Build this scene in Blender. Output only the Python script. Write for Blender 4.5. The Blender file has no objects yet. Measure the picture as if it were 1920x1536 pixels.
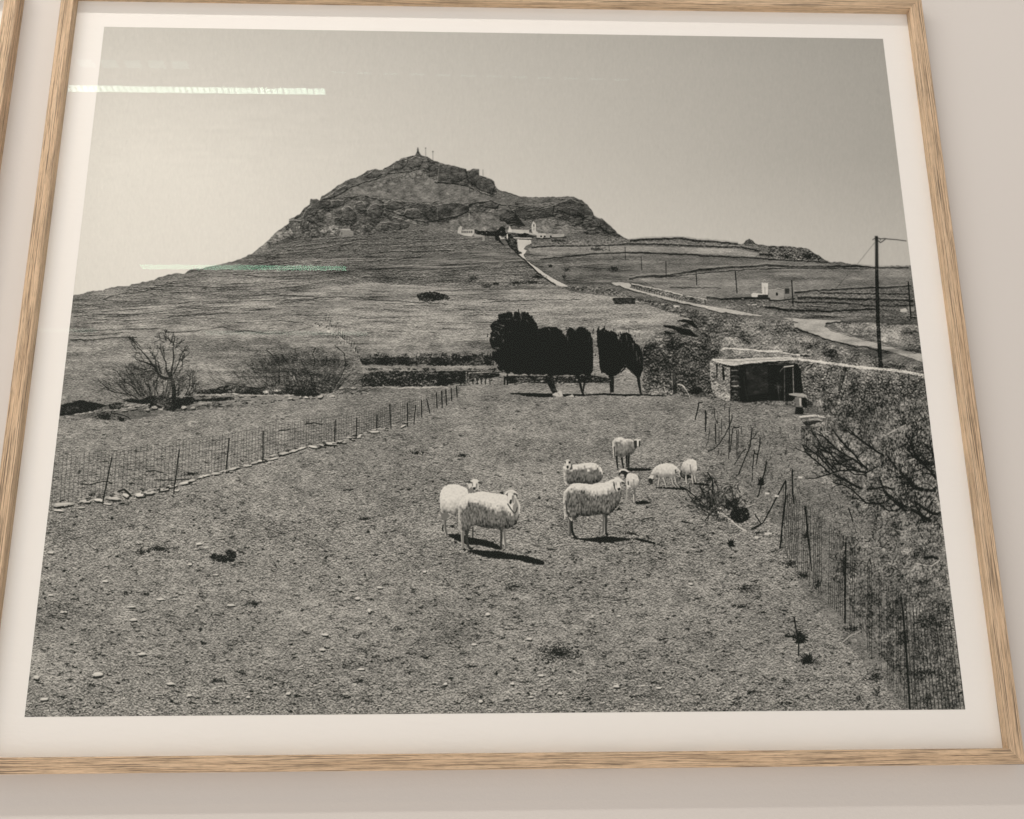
import bpy, math
AMB = .73; WALL_A = (.655,.622,.59); PAPER = (.88,.855,.825,1); INK_GAIN = .99; INK_OFF = .011
L_A = 90; L_B = 9; L_R1 = 27; L_R2 = 11; L_R3 = 3; L_P = 3.2; SPOT = 24; DENOISE = True
from mathutils import Matrix
import numpy as np
C = bpy.data.collections.new('gallery'); sc = bpy.context.scene; sc.collection.children.link(C)
# ---------------------------------------------------------------- camera, surrounding light, exposure
Z0 = 1.52                                   # height of the bottom edge of the printed picture above the floor
RIGHT, DOWN, FWD = (0.9993084,-0.00818022,0.03627413), (0.00248594,-0.95862382,-0.28466506), (0.03710186,0.28455836,-0.95794049)
CAM = (0.4666204,-0.01771406,1.19314137)    # across the wall, up, out from the wall
cd = bpy.data.cameras.new('camera'); cam = bpy.data.objects.new('camera', cd); C.objects.link(cam)
cd.sensor_width = 36; cd.lens = 36*2027.47/1920; cd.clip_start = .01; cd.clip_end = 100
w_ = lambda v: (v[0], -v[2], v[1])
r_, d_, f_ = w_(RIGHT), w_(DOWN), w_(FWD)
cam.matrix_world = Matrix(((r_[0],-d_[0],-f_[0],CAM[0]),(r_[1],-d_[1],-f_[1],-CAM[2]),(r_[2],-d_[2],-f_[2],CAM[1]+Z0),(0,0,0,1)))
sc.camera = cam
world = bpy.data.worlds.new('World'); sc.world = world; world.use_nodes = True
bg = world.node_tree.nodes['Background']; bg.inputs[0].default_value = (1.0,.925,.86,1); bg.inputs[1].default_value = AMB   # room light, with an added gradient from left and below to brighten the lower left
wn = world.node_tree; wt = wn.nodes.new('ShaderNodeTexCoord'); wd = wn.nodes.new('ShaderNodeVectorMath'); wd.operation = 'DOT_PRODUCT'; wd.inputs[1].default_value = (-.36,0,-.62)
wm = wn.nodes.new('ShaderNodeMath'); wm.operation = 'MULTIPLY_ADD'; wm.inputs[1].default_value = AMB*.9; wm.inputs[2].default_value = AMB
wn.links.new(wt.outputs['Generated'], wd.inputs[0]); wn.links.new(wd.outputs['Value'], wm.inputs[0]); wn.links.new(wm.outputs[0], bg.inputs[1])
vs = sc.view_settings; vs.view_transform = 'Standard'; vs.look = 'None'; vs.exposure = .08; vs.gamma = 1; vs.use_curve_mapping = False
sc.render.engine = 'CYCLES'; cy = sc.cycles; cy.use_denoising = DENOISE; cy.max_bounces = 6; cy.sample_clamp_indirect = 4
try: cy.denoiser = 'OPENIMAGEDENOISE'; cy.denoising_prefilter = 'ACCURATE'
except Exception: pass

# ---------------------------------------------------------------- helpers
def mat(name):
    m = bpy.data.materials.new(name); m.use_nodes = True; nt = m.node_tree; return m, nt, nt.nodes['Principled BSDF']
def N(nt, typ, **kw):
    n = nt.nodes.new(typ)
    for k, v in kw.items(): setattr(n, k, v)
    return n
def mesh(name, verts, faces, m, parent=None, uvs=None, bevel=0, pos=(0,0,0), data_only=False):
    me = bpy.data.meshes.new(name); me.from_pydata(verts, [], faces); me.update()
    if uvs is not None:
        l = me.uv_layers.new(name='UVMap')
        for p in me.polygons:
            for li in p.loop_indices: l.data[li].uv = uvs[me.loops[li].vertex_index]
    me.materials.append(m); o = bpy.data.objects.new(name, me); C.objects.link(o); o.location = pos
    if parent: o.parent = parent
    return o
def box(x0,x1,y0,y1,z0,z1):
    v = [(x,y,z) for z in (z0,z1) for y in (y0,y1) for x in (x0,x1)]
    return v, [(0,2,3,1),(4,5,7,6),(0,1,5,4),(2,6,7,3),(0,4,6,2),(1,3,7,5)]
def boxes(bs):
    V, F = [], []
    for b in bs:
        v, f = box(*b); n = len(V); V += v; F += [tuple(i+n for i in q) for q in f]
    return V, F
def empty(name, loc, label, cat, group=None):
    o = bpy.data.objects.new(name, None); C.objects.link(o); o.location = loc; o.empty_display_size = .1
    o['label'] = label; o['category'] = cat
    if group: o['group'] = group
    return o
# ---------------------------------------------------------------- materials
def wall_mat():
    m, nt, b = mat('wall_paint'); b.inputs['Roughness'].default_value = .75
    tc = N(nt,'ShaderNodeTexCoord'); n1 = N(nt,'ShaderNodeTexNoise'); n1.inputs['Scale'].default_value = 1.1; n1.inputs['Detail'].default_value = 3
    cr = N(nt,'ShaderNodeValToRGB'); e = cr.color_ramp.elements; e[0].position=.3; e[0].color = (WALL_A[0],WALL_A[1],WALL_A[2],1); e[1].position=.7; e[1].color = (WALL_A[0]*1.04,WALL_A[1]*1.045,WALL_A[2]*1.05,1)
    n2 = N(nt,'ShaderNodeTexNoise'); n2.inputs['Scale'].default_value = 260; n2.inputs['Detail'].default_value = 4; bp = N(nt,'ShaderNodeBump'); bp.inputs['Strength'].default_value = .12; bp.inputs['Distance'].default_value = .0012
    L = nt.links.new; L(tc.outputs['Object'],n1.inputs['Vector']); L(tc.outputs['Object'],n2.inputs['Vector']); L(n1.outputs['Fac'],cr.inputs['Fac']); L(cr.outputs['Color'],b.inputs['Base Color']); L(n2.outputs['Fac'],bp.inputs['Height']); L(bp.outputs['Normal'],b.inputs['Normal'])
    return m
def oak_mat():                              # brushed oak: grain runs along the rail (u), pores and ridges across it (v)
    m, nt, b = mat('brushed_oak'); L = nt.links.new
    tc = N(nt,'ShaderNodeTexCoord'); oi = N(nt,'ShaderNodeObjectInfo'); ad = N(nt,'ShaderNodeVectorMath', operation='ADD'); cb = N(nt,'ShaderNodeCombineXYZ')
    mu = N(nt,'ShaderNodeMath', operation='MULTIPLY'); mu.inputs[1].default_value = 7.3; L(oi.outputs['Random'],mu.inputs[0]); L(mu.outputs[0],cb.inputs['X']); L(mu.outputs[0],cb.inputs['Y'])
    L(tc.outputs['UV'],ad.inputs[0]); L(cb.outputs[0],ad.inputs[1])
    def noise(sx, sy, det, dist=0, rough=.55):
        mp = N(nt,'ShaderNodeMapping'); mp.inputs['Scale'].default_value = (sx,sy,1); n = N(nt,'ShaderNodeTexNoise'); n.inputs['Scale'].default_value = 1; n.inputs['Detail'].default_value = det; n.inputs['Distortion'].default_value = dist; n.inputs['Roughness'].default_value = rough
        L(ad.outputs[0],mp.inputs['Vector']); L(mp.outputs[0],n.inputs['Vector']); return n
    groove = noise(13, 960, 3, .4, .66); pore = noise(90, 1900, 2); tone = noise(5, 170, 3, .8); broad = noise(1.2, 20, 2)
    r1 = N(nt,'ShaderNodeValToRGB'); e = r1.color_ramp.elements; e[0].position=.38; e[0].color=(0,0,0,1); e[1].position=.51; e[1].color=(1,1,1,1); L(groove.outputs['Fac'],r1.inputs['Fac'])
    r2 = N(nt,'ShaderNodeValToRGB'); e = r2.color_ramp.elements; e[0].position=.34; e[0].color=(0,0,0,1); e[1].position=.5; e[1].color=(1,1,1,1); L(pore.outputs['Fac'],r2.inputs['Fac'])
    ct = N(nt,'ShaderNodeValToRGB'); e = ct.color_ramp.elements; e[0].position=.3; e[0].color=(.61,.425,.265,1); e[1].position=.72; e[1].color=(.76,.565,.38,1); L(tone.outputs['Fac'],ct.inputs['Fac'])
    m1 = N(nt,'ShaderNodeMix', data_type='RGBA', blend_type='MULTIPLY'); m1.inputs['Factor'].default_value = .7; L(ct.outputs['Color'],m1.inputs['A']); L(r1.outputs['Color'],m1.inputs['B'])
    m2 = N(nt,'ShaderNodeMix', data_type='RGBA', blend_type='MULTIPLY'); m2.inputs['Factor'].default_value = .3; L(m1.outputs['Result'],m2.inputs['A']); L(r2.outputs['Color'],m2.inputs['B'])
    m3 = N(nt,'ShaderNodeMix', data_type='RGBA', blend_type='MIX'); m3.inputs['B'].default_value = (.44,.33,.22,1); rb = N(nt,'ShaderNodeMapRange'); rb.inputs['From Min'].default_value=.5; rb.inputs['From Max'].default_value=.8; rb.inputs['To Max'].default_value=.5
    L(broad.outputs['Fac'],rb.inputs['Value']); L(rb.outputs['Result'],m3.inputs['Factor']); L(m2.outputs['Result'],m3.inputs['A']); L(m3.outputs['Result'],b.inputs['Base Color'])
    ht = N(nt,'ShaderNodeMath', operation='MULTIPLY_ADD'); ht.inputs[1].default_value = .4; L(r2.outputs['Color'],ht.inputs[0]); L(r1.outputs['Color'],ht.inputs[2])
    bp = N(nt,'ShaderNodeBump'); bp.inputs['Strength'].default_value = .5; bp.inputs['Distance'].default_value = .0006; L(ht.outputs[0],bp.inputs['Height']); L(bp.outputs['Normal'],b.inputs['Normal']); b.inputs['Roughness'].default_value = .62
    return m
def paper_bump(nt, b, st=.25):              # cockled fine-art paper
    L = nt.links.new; tc = N(nt,'ShaderNodeTexCoord'); a = N(nt,'ShaderNodeMapping'); a.inputs['Scale'].default_value=(26,1,75); n = N(nt,'ShaderNodeTexNoise'); n.inputs['Scale'].default_value=1; n.inputs['Detail'].default_value=4; n.inputs['Roughness'].default_value=.62
    bp = N(nt,'ShaderNodeBump'); bp.inputs['Strength'].default_value = st; bp.inputs['Distance'].default_value = .002; L(tc.outputs['Object'],a.inputs['Vector']); L(a.outputs[0],n.inputs['Vector']); L(n.outputs['Fac'],bp.inputs['Height']); L(bp.outputs['Normal'],b.inputs['Normal'])
def paper_mat():
    m, nt, b = mat('paper'); b.inputs['Base Color'].default_value = PAPER; b.inputs['Roughness'].default_value = .6; b.inputs['Specular IOR Level'].default_value=.25; paper_bump(nt, b); return m
def glass_mat():                            # coated picture glass: clear, with a faint green reflection
    m = bpy.data.materials.new('picture_glass'); m.use_nodes = True; nt = m.node_tree; nt.nodes.clear(); L = nt.links.new
    o = N(nt,'ShaderNodeOutputMaterial'); t = N(nt,'ShaderNodeBsdfTransparent'); t.inputs[0].default_value=(.99,.99,.99,1); g = N(nt,'ShaderNodeBsdfGlossy'); g.inputs['Roughness'].default_value=.0; g.inputs['Color'].default_value=(.72,1,.82,1)
    fr = N(nt,'ShaderNodeLayerWeight'); fr.inputs['Blend'].default_value=.5; pw = N(nt,'ShaderNodeMath', operation='POWER'); pw.inputs[1].default_value = 5; k = N(nt,'ShaderNodeMath', operation='MULTIPLY_ADD'); k.inputs[1].default_value = .3; k.inputs[2].default_value = .014; mx = N(nt,'ShaderNodeMixShader')
    L(fr.outputs['Facing'],pw.inputs[0]); L(pw.outputs[0],k.inputs[0]); L(k.outputs[0],mx.inputs[0]); L(t.outputs[0],mx.inputs[1]); L(g.outputs[0],mx.inputs[2]); L(mx.outputs[0],o.inputs['Surface']); return m
def plain(name, col, rough=.5, metal=0):
    m, nt, b = mat(name); b.inputs['Base Color'].default_value=(*col,1); b.inputs['Roughness'].default_value=rough; b.inputs['Metallic'].default_value=metal
    n = N(nt,'ShaderNodeTexNoise'); n.inputs['Scale'].default_value=40; bp = N(nt,'ShaderNodeBump'); bp.inputs['Strength'].default_value=.08; nt.links.new(n.outputs['Fac'],bp.inputs['Height']); nt.links.new(bp.outputs['Normal'],b.inputs['Normal']); return m
def glow(name, col, s):
    m = bpy.data.materials.new(name); m.use_nodes = True; nt = m.node_tree; nt.nodes.clear(); o = N(nt,'ShaderNodeOutputMaterial'); e = N(nt,'ShaderNodeEmission'); e.inputs[0].default_value=(*col,1); e.inputs[1].default_value=s; nt.links.new(e.outputs[0],o.inputs['Surface']); return m
M_oak = oak_mat(); M_paper = paper_mat(); M_glass = glass_mat(); M_back = plain('backing_board',(.3,.26,.2),.8); M_white = plain('white_lacquer',(.7,.7,.68),.35); M_cable = plain('cable',(.12,.12,.12),.5)

# ---------------------------------------------------------------- the wall
ob = mesh('wall', [(-6,.006,0),(7,.006,0),(7,.006,5.2),(-6,.006,5.2),(-6,.2,0),(7,.2,0),(7,.2,5.2),(-6,.2,5.2)], [(0,1,2,3),(5,4,7,6),(3,2,6,7),(4,5,1,0),(4,0,3,7),(1,5,6,2)], wall_mat()); ob['kind'] = 'structure'

# ---------------------------------------------------------------- frames
XO0, XO1, ZO0, ZO1, WR = -.0527, 1.0517, -.0565, .8955, .0163
ASP = 0.8411519763884159
YF, YB = -.0135, .006
def rail(side, parent):                     # one mitred rail with softened edges
    b = .0009; prof = [(0,YB),(0,YF+b),(b,YF),(WR-b,YF),(WR,YF+b),(WR,.004),(WR*.5,.0045)]   # (distance in from the outer edge, depth)
    acc = [0]
    for p, q in zip(prof, prof[1:]+prof[:1]): acc.append(acc[-1]+math.hypot(q[0]-p[0], q[1]-p[1]))
    V, F, U = [], [], []; horiz = side in 'bt'
    nseg = 24; n = len(prof)
    for k in range(nseg+1):
        for i in range(n+1):
            o, y = prof[i%n]
            if horiz:
                a, c = XO0+o, XO1-o; x = a+(c-a)*k/nseg; z = ZO0+o if side=='b' else ZO1-o; u = x
            else:
                a, c = ZO0+o, ZO1-o; z = a+(c-a)*k/nseg; x = XO0+o if side=='l' else XO1-o; u = z
            V.append((x,y,z)); U.append((u, acc[i]))
    fl = side in 'tl'
    for k in range(nseg):
        for i in range(n):
            a = k*(n+1)+i; q = (a,a+1,a+n+2,a+n+1); F.append(q if fl else q[::-1])
    F.append(tuple(range(n))); F.append(tuple(nseg*(n+1)+i for i in range(n))[::-1])
    return mesh('frame_rail', V, F, M_oak, parent, U)
def framed(loc, label):
    f = empty('framed_picture', loc, label, 'framed picture', 'light oak framed pictures hung side by side')
    for s in 'btlr': rail(s, f)
    g = .0035
    mesh('paper', [(XO0+WR-g,.0002,ZO0+WR-g),(XO1-WR+g,.0002,ZO0+WR-g),(XO1-WR+g,.0002,ZO1-WR+g),(XO0+WR-g,.0002,ZO1-WR+g)], [(0,1,2,3)], M_paper, f)
    v, fc = box(XO0+WR-g+.0004,XO1-WR+g-.0004,.0012,.0032,ZO0+WR-g+.0004,ZO1-WR+g-.0004); mesh('backing_board', v, fc, M_back, f)
    return f
main = framed((0,0,Z0), 'large light oak frame with a black and white print of sheep below a rocky hill')
side = framed((-1.1584,0,Z0), 'light oak frame cut off at the left edge, only its right rail in view')
def pane(parent):
    e = .0006; mesh('glass', [(XO0+WR-e,-.0055,ZO0+WR-e),(XO1-WR+e,-.0055,ZO0+WR-e),(XO1-WR+e,-.0055,ZO1-WR+e),(XO0+WR-e,-.0055,ZO1-WR+e)], [(0,1,2,3)], M_glass, parent)
pane(main); pane(side)
# ---------------------------------------------------------------- the black and white print
# The print is flat ink on paper: its picture is computed here, stroke by stroke, as an array of grey values.
import numpy as np, math, random
PW, PH = 1920, 1536
def zz(o, *p):                       # tracing notes taken at several magnifications share one origin
    ox, oy, s = o
    return [(ox + p[i]/s, oy + p[i+1]/s) for i in range(0, len(p), 2)]
ZA=(460,260,4.8); ZB=(820,260,4.8); ZC=(1180,420,6.4); ZD=(1440,420,6.4); ZE=(80,460,4.8); ZF=(440,560,4.8)
ZG=(820,560,4.8); ZH=(1180,580,6.4); ZI=(1440,620,5.647); ZJ=(80,740,4.8); ZK=(800,860,7.68); ZL=(1020,800,7.68)
ZM=(1030,860,9.6); ZN=(1190,820,6.4); ZO=(1440,840,5.333); ZP=(140,620,6.4); ZQ=(540,400,6.4); ZR=(1280,740,8)
ZS=(1480,740,6.4); ZT=(1440,1040,5.0526); ZU=(640,1040,4); ZV=(860,400,8.727)
Z1=(0,0,1)
rng = np.random.default_rng(7); rnd = random.Random(5)

def smooth(t): t = np.clip(t,0,1); return t*t*(3-2*t)
def vnoise(h, w, sy, sx, seed):      # smooth value noise
    r = np.random.default_rng(seed); gh, gw = int(h/sy)+3, int(w/sx)+3
    g = r.standard_normal((gh, gw)).astype(np.float32)
    y = np.arange(h)/sy; x = np.arange(w)/sx
    yi = y.astype(int); xi = x.astype(int); fy = smooth(y-yi)[:,None]; fx = smooth(x-xi)[None,:]
    a = g[yi][:,xi]; b = g[yi][:,xi+1]; c = g[yi+1][:,xi]; d = g[yi+1][:,xi+1]
    n = (a*(1-fx)+b*fx)*(1-fy)+(c*(1-fx)+d*fx)*fy
    return ((n-n.mean())/n.std()).astype(np.float32)
def conv(a, k, ax):
    o = np.zeros_like(a); c = len(k)//2
    for i, v in enumerate(k): o += v*np.roll(a, i-c, ax)
    return o
def gauss(a, sy, sx=None):
    sx = sy if sx is None else sx
    for s, ax in ((sy,0),(sx,1)):
        if s <= 0: continue
        r = max(1, int(s*2.5+.5)); k = np.exp(-.5*(np.arange(-r,r+1)/s)**2); a = conv(a, (k/k.sum()).astype(np.float32), ax)
    return a
def unit(a): return (a-a.mean())/a.std()
def grain(sy, sx, seed, emb=1.0, h=PH, w=PW):     # gritty relief grain, lit from above
    n = unit(gauss(np.random.default_rng(seed).standard_normal((h,w)).astype(np.float32), sy, sx))
    k = max(1, int(round(sy*1.6)))
    e = unit(n - np.roll(n, -k, 0))
    return unit(n*.6 + e*emb)

def pmask(poly, pad=4):              # anti-aliased polygon mask in its own box
    P = np.array(poly, float); x0, y0 = np.floor(P.min(0)).astype(int)-pad; x1, y1 = np.ceil(P.max(0)).astype(int)+pad
    x0, y0, x1, y1 = max(x0,0), max(y0,0), min(x1,PW), min(y1,PH)
    m = np.zeros((max(y1-y0,1), max(x1-x0,1)), np.float32); SS = 4
    X = P[:,0]; Y = P[:,1]; X2 = np.roll(X,-1); Y2 = np.roll(Y,-1)
    cx = np.arange(x0, x1+1)
    for r in range(m.shape[0]):
        for s in range(SS):
            yy = y0+r+(s+.5)/SS
            k = ((Y<=yy)&(Y2>yy))|((Y2<=yy)&(Y>yy))
            if not k.any(): continue
            xs = np.sort(X[k]+(yy-Y[k])*(X2[k]-X[k])/(Y2[k]-Y[k]))
            for a, b in zip(xs[::2], xs[1::2]):
                c = np.clip(cx, a, b); m[r] += (c[1:]-c[:-1])/SS
    return m, x0, y0
img = np.zeros((PH,PW), np.float32)
AF = np.zeros_like(img); AS = np.zeros_like(img); AR = np.zeros_like(img)   # how much field, scrub and rock grain
def rough_mask(poly, rough, sc, seed):
    m, x0, y0 = pmask(poly, 4+int(rough*2))
    if rough > 0:
        n = vnoise(m.shape[0], m.shape[1], sc, sc, seed)*.6 + vnoise(m.shape[0], m.shape[1], sc*.4, sc*.4, seed+1)*.4
        b = gauss(m, rough*.7); m = smooth((b-.5+np.clip(n,-1.6,1.6)*.2)*(1.1+rough*.7)+.5)*np.clip(b*12-.6,0,1)
    return m, x0, y0
def put(m, x0, y0, val, a=1.0):
    h, w = m.shape; s = img[y0:y0+h, x0:x0+w]; s += (val-s)*(m*a)
def setamp(m, x0, y0, af, asx, ar):
    h, w = m.shape
    for A, v in ((AF,af),(AS,asx),(AR,ar)):
        s = A[y0:y0+h, x0:x0+w]; s += (v-s)*m
def fill(poly, val, amp=None, rough=0, sc=4, a=1.0, seed=1, soft=0):
    m, x0, y0 = rough_mask(poly, rough, sc, seed)
    if soft: m = gauss(m, soft)
    put(m, x0, y0, val, a)
    if amp is not None: setamp(m, x0, y0, *amp)
class Ink:                            # many strokes at once
    def __init__(s): s.x=[]; s.y=[]; s.a=[]; s.v=[]
    def pts(s, x, y, a, v):
        x = np.asarray(x,float).ravel(); s.x.append(x); s.y.append(np.asarray(y,float).ravel())
        s.a.append(np.broadcast_to(a, x.shape).astype(float)); s.v.append(np.broadcast_to(v, x.shape).astype(float))
    def line(s, p, w0=1, w1=None, v=30, a=1.0, jit=0):
        w1 = w0 if w1 is None else w1; P = np.array(p, float)
        d = np.hypot(*(P[1:]-P[:-1]).T); L = np.concatenate([[0],np.cumsum(d)])
        if L[-1] < .2: return
        n = max(2, int(L[-1]/.5)); t = np.linspace(0, L[-1], n); X = np.interp(t,L,P[:,0]); Y = np.interp(t,L,P[:,1])
        if jit:
            q = max(3,int(L[-1]/6)+2); X = X+np.interp(t, np.linspace(0,L[-1],q), rng.standard_normal(q)*jit); Y = Y+np.interp(t, np.linspace(0,L[-1],q), rng.standard_normal(q)*jit)
        tx = np.gradient(X); ty = np.gradient(Y); l = np.hypot(tx,ty)+1e-6; nx, ny = -ty/l, tx/l
        W = w0+(w1-w0)*t/L[-1]; k = max(1, int(math.ceil(max(w0,w1)/.5)))
        for i in range(k):
            o = ((i+.5)/k-.5)*W
            s.pts(X+nx*o, Y+ny*o, a*W*2/k, v)
    def flush(s):
        if not s.x: return
        x = np.concatenate(s.x)-.5; y = np.concatenate(s.y)-.5; a = np.concatenate(s.a); v = np.concatenate(s.v)
        xi = np.floor(x).astype(int); yi = np.floor(y).astype(int); fx = x-xi; fy = y-yi
        S = np.zeros(PW*PH); V = np.zeros(PW*PH)
        for dx, dy, w in ((0,0,(1-fx)*(1-fy)),(1,0,fx*(1-fy)),(0,1,(1-fx)*fy),(1,1,fx*fy)):
            X = xi+dx; Y = yi+dy; ok = (X>=0)&(X<PW)&(Y>=0)&(Y<PH); i = Y[ok]*PW+X[ok]; ww = (w*a)[ok]
            S += np.bincount(i, ww, PW*PH); V += np.bincount(i, ww*v[ok], PW*PH)
        c = np.minimum(S/4*1.25,1); V = V/np.maximum(S,1e-6)
        f = img.ravel(); f += ((V-f)*c).astype(np.float32)
        s.__init__()
ink = Ink()
def edge(p, w=2.2, dark=45, lite=150, jit=.8, a=.8, la=.5):   # a dry-stone terrace edge: dark face under a sunlit rim
    ink.line([(x,y-w*.8) for x,y in p], w*.6, None, lite, la, jit); ink.line(p, w, w*.8, dark, a, jit)
def blotch(x, y, rx, ry, val, n=40, a=.8, s=1.6, seed=None, var=12):
    r = rng
    for _ in range(int(n*1.7)):
        t = r.random()*6.283; q = math.sqrt(r.random()) if s > 2.1 or x < 700 and y < 770 else min(abs(r.normal(0,.62)),1.5)
        cx = x+rx*q*math.cos(t); cy = y+ry*q*math.sin(t); l = s*(.7+r.random()*1.2); g = r.random()*6.283 if s > 2.1 else -1.57+r.normal(0,.8)
        ink.line([(cx,cy),(cx+l*math.cos(g),cy+l*math.sin(g)*.7)], s*.8, s*.5, val+r.standard_normal()*var, a)
def stone(x, y, w, h, v=205, sh=40, ang=0):
    c, s = math.cos(ang), math.sin(ang); q = []
    for px, py in ((-.5,.1),(-.34,-.32),(.05,-.5),(.38,-.38),(.5,.05),(.3,.36),(-.2,.42)):
        px = w*(px+rnd.uniform(-.1,.1)); py = h*(py+rnd.uniform(-.14,.14)); q.append((x+px*c-py*s, y+px*s+py*c))
    fill([(a+1, b+h*.5) for a,b in q], sh, None, .5, 2, .8, soft=.3); fill(q, v*.9, None, soft=.4); fill([(x+(a-x)*.8,y-h*.12+(b-y)*.55) for a,b in q], min(v*1.05,214), None, soft=.5)

# ---- sky
yy, xx = np.mgrid[0:PH,0:PW].astype(np.float32)
gx = np.array([100,250,640,960,1280,1650,1800.]); gy = [50,130,300,450,560.]
gv = np.array([[200,201,194,186,177,166,163],[206,208,200,191,182,170,167],[215,220,211,202,190,175,171],[220,223,219,212,203,192,188],[222,223,221,214,208,200,196]],float)
rows = np.stack([np.interp(np.arange(PW), gx, r) for r in gv]); iy = np.clip(np.interp(np.arange(PH), gy, range(5)),0,4); i0 = np.minimum(iy.astype(int),3); fr = (iy-i0)[:,None]
img += (rows[i0]*(1-fr)+rows[i0+1]*fr).astype(np.float32); img += 7*np.exp(-((xx-330)**2/260**2+(yy-330)**2/190**2)/1.0)+vnoise(PH,PW,7,34,91)*.9*np.exp(-((xx-420)**2/330**2+(yy-260)**2/120**2)); SKY = img.copy()  # pale haze and ripple at upper left: sheen painted into the sky tones

# ---- silhouette of the hill and the ridge
SIL = zz(Z1,120,556) + zz(ZE,290,450,380,435,400,415,540,410,560,390,620,375,780,370,800,350,900,330,1000,315,1040,295,1080,275,1160,260,1280,250,1340,220,1440,205,1580,175,1700,150,1780,125,1900,65) + \
 zz(ZA,130,980,200,925,270,850,390,765,395,730,490,680,530,630,580,595,585,545,640,537,670,555,685,520,780,470,830,425,900,380,1020,340,1100,290,1170,268,1210,290,1320,235,1400,180,1530,150,1548,110,1553,88,1560,110,1580,150,1640,165,1700,200,1800,230) + \
 zz(ZB,180,250,260,275,265,290,300,290,320,275,375,278,378,325,440,345,510,385,520,430,560,465,640,485,740,520,860,528,1020,525,1120,522,1230,525,1300,550,1350,595,1400,660,1410,695,1480,720,1570,790,1580,810,1640,865,1700,900)
RIDGE = zz(ZC,0,185,240,175,400,170,640,160,800,185,1000,200,1160,215,1240,232,1370,240,1400,200,1440,178,1480,200,1510,240,1700,262) + \
 zz(ZD,240,265,460,292,540,335,640,400,715,450,870,460,1060,490,1200,515,1400,520,1480,505,1700,503) + [(1720,499)]
def jag(p, s, seed):
    r = random.Random(seed); o = []
    for (x0,y0),(x1,y1) in zip(p,p[1:]):
        n = max(1,int(math.hypot(x1-x0,y1-y0)/5))
        for k in range(n): t = k/n; o.append((x0+(x1-x0)*t+r.uniform(-s,s)*.4, y0+(y1-y0)*t+r.uniform(-s,s)))
    return o+[p[-1]]
LAND = jag(SIL+RIDGE,1.3,3)+[(1900,600),(1900,1400),(20,1400),(20,560)]
m, x0, y0 = pmask(LAND); put(m,x0,y0,104); setamp(m,x0,y0,16,0,0)
ink.line([(x,y+1) for x,y in SIL[22:]],1.6,None,80,.5)
ink.flush()

# broad tones of the land
def field(val, *p, amp=(15,0,0), rough=1.5, a=1, o=Z1, seed=1): fill(zz(o,*p), val+(13 if val<100 else 7), (amp[0]*1.3,amp[1],amp[2]), rough, 5, a, seed)
field(122, 100,560, 300,530, 480,500, 520,515, 700,520, 900,545, 1060,545, 1250,580, 1350,600, 1350,760, 1200,760, 100,760)
field(112, 120,556, 192,545, 300,522, 450,492, 540,495, 640,520, 600,545, 420,560, 250,575, 120,590)
field(94, 476,474, 520,450, 560,440, 700,440, 850,445, 960,470, 985,500, 900,510, 700,505, 560,520, 440,505, 450,487, seed=3)
field(96, 560,520, 680,512, 850,505, 985,497, 1040,535, 960,540, 800,540, 650,535, amp=(18,0,0), seed=4)
field(104, 700,500, 800,478, 900,470, 960,475, 985,490, 900,500, 780,512, amp=(8,0,0))
field(128, 560,545, 700,530, 900,545, 1060,542, 1100,560, 1000,575, 800,570, 560,575, amp=(12,0,0))
field(132, 800,565, 900,558, 1050,545, 1180,560, 1300,600, 1200,640, 900,640, 700,640, 500,600, 620,580, amp=(17,0,0), seed=6)
field(118, 130,640, 400,640, 640,650, 680,690, 680,725, 400,745, 120,760, 110,700, amp=(17,0,0), seed=7)
# fields on the right slope
field(96, 1000,452, 1174,447, 1240,446, 1361,454, 1480,462, 1545,487, 1440,480, 1300,462, 1180,459, 1010,464, 985,458, amp=(8,14,0), rough=.6)
field(126, 990,466, 1040,462, 1180,461, 1270,464, 1390,467, 1425,476, 1415,481, 1290,474, 1180,472, 1100,476, 1030,480, 995,476, amp=(9,0,0), rough=.4)
field(137, 1275,463, 1310,465, 1385,467, 1422,476, 1412,481, 1300,476, amp=(9,0,0), rough=.4)
field(95, 1000,486, 1110,478, 1180,475, 1300,479, 1440,486, 1550,497, 1440,498, 1340,502, 1290,511, 1200,521, 1130,532, 1080,536, 1030,510, amp=(9,0,0), rough=.8)
field(113, 1200,523, 1290,514, 1400,505, 1450,505, 1660,506, 1750,506, 1750,536, 1640,542, 1540,547, 1490,550, 1440,556, 1330,560, 1240,545, amp=(9,0,0), rough=.8)
field(92, 1440,560, 1490,551, 1600,545, 1750,536, 1750,605, 1620,598, 1500,594, 1400,590, 1330,575, 1360,562, amp=(10,12,0), rough=1)
field(92, 1040,536, 1130,538, 1200,560, 1340,588, 1420,600, 1490,600, 1500,625, 1620,665, 1740,690, 1740,760, 1200,760, 1210,640, 1300,600, 1180,560, amp=(6,24,0), rough=2)
field(120, 1560,605, 1640,605, 1752,612, 1752,662, 1650,640, 1580,622, amp=(8,20,0))
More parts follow.
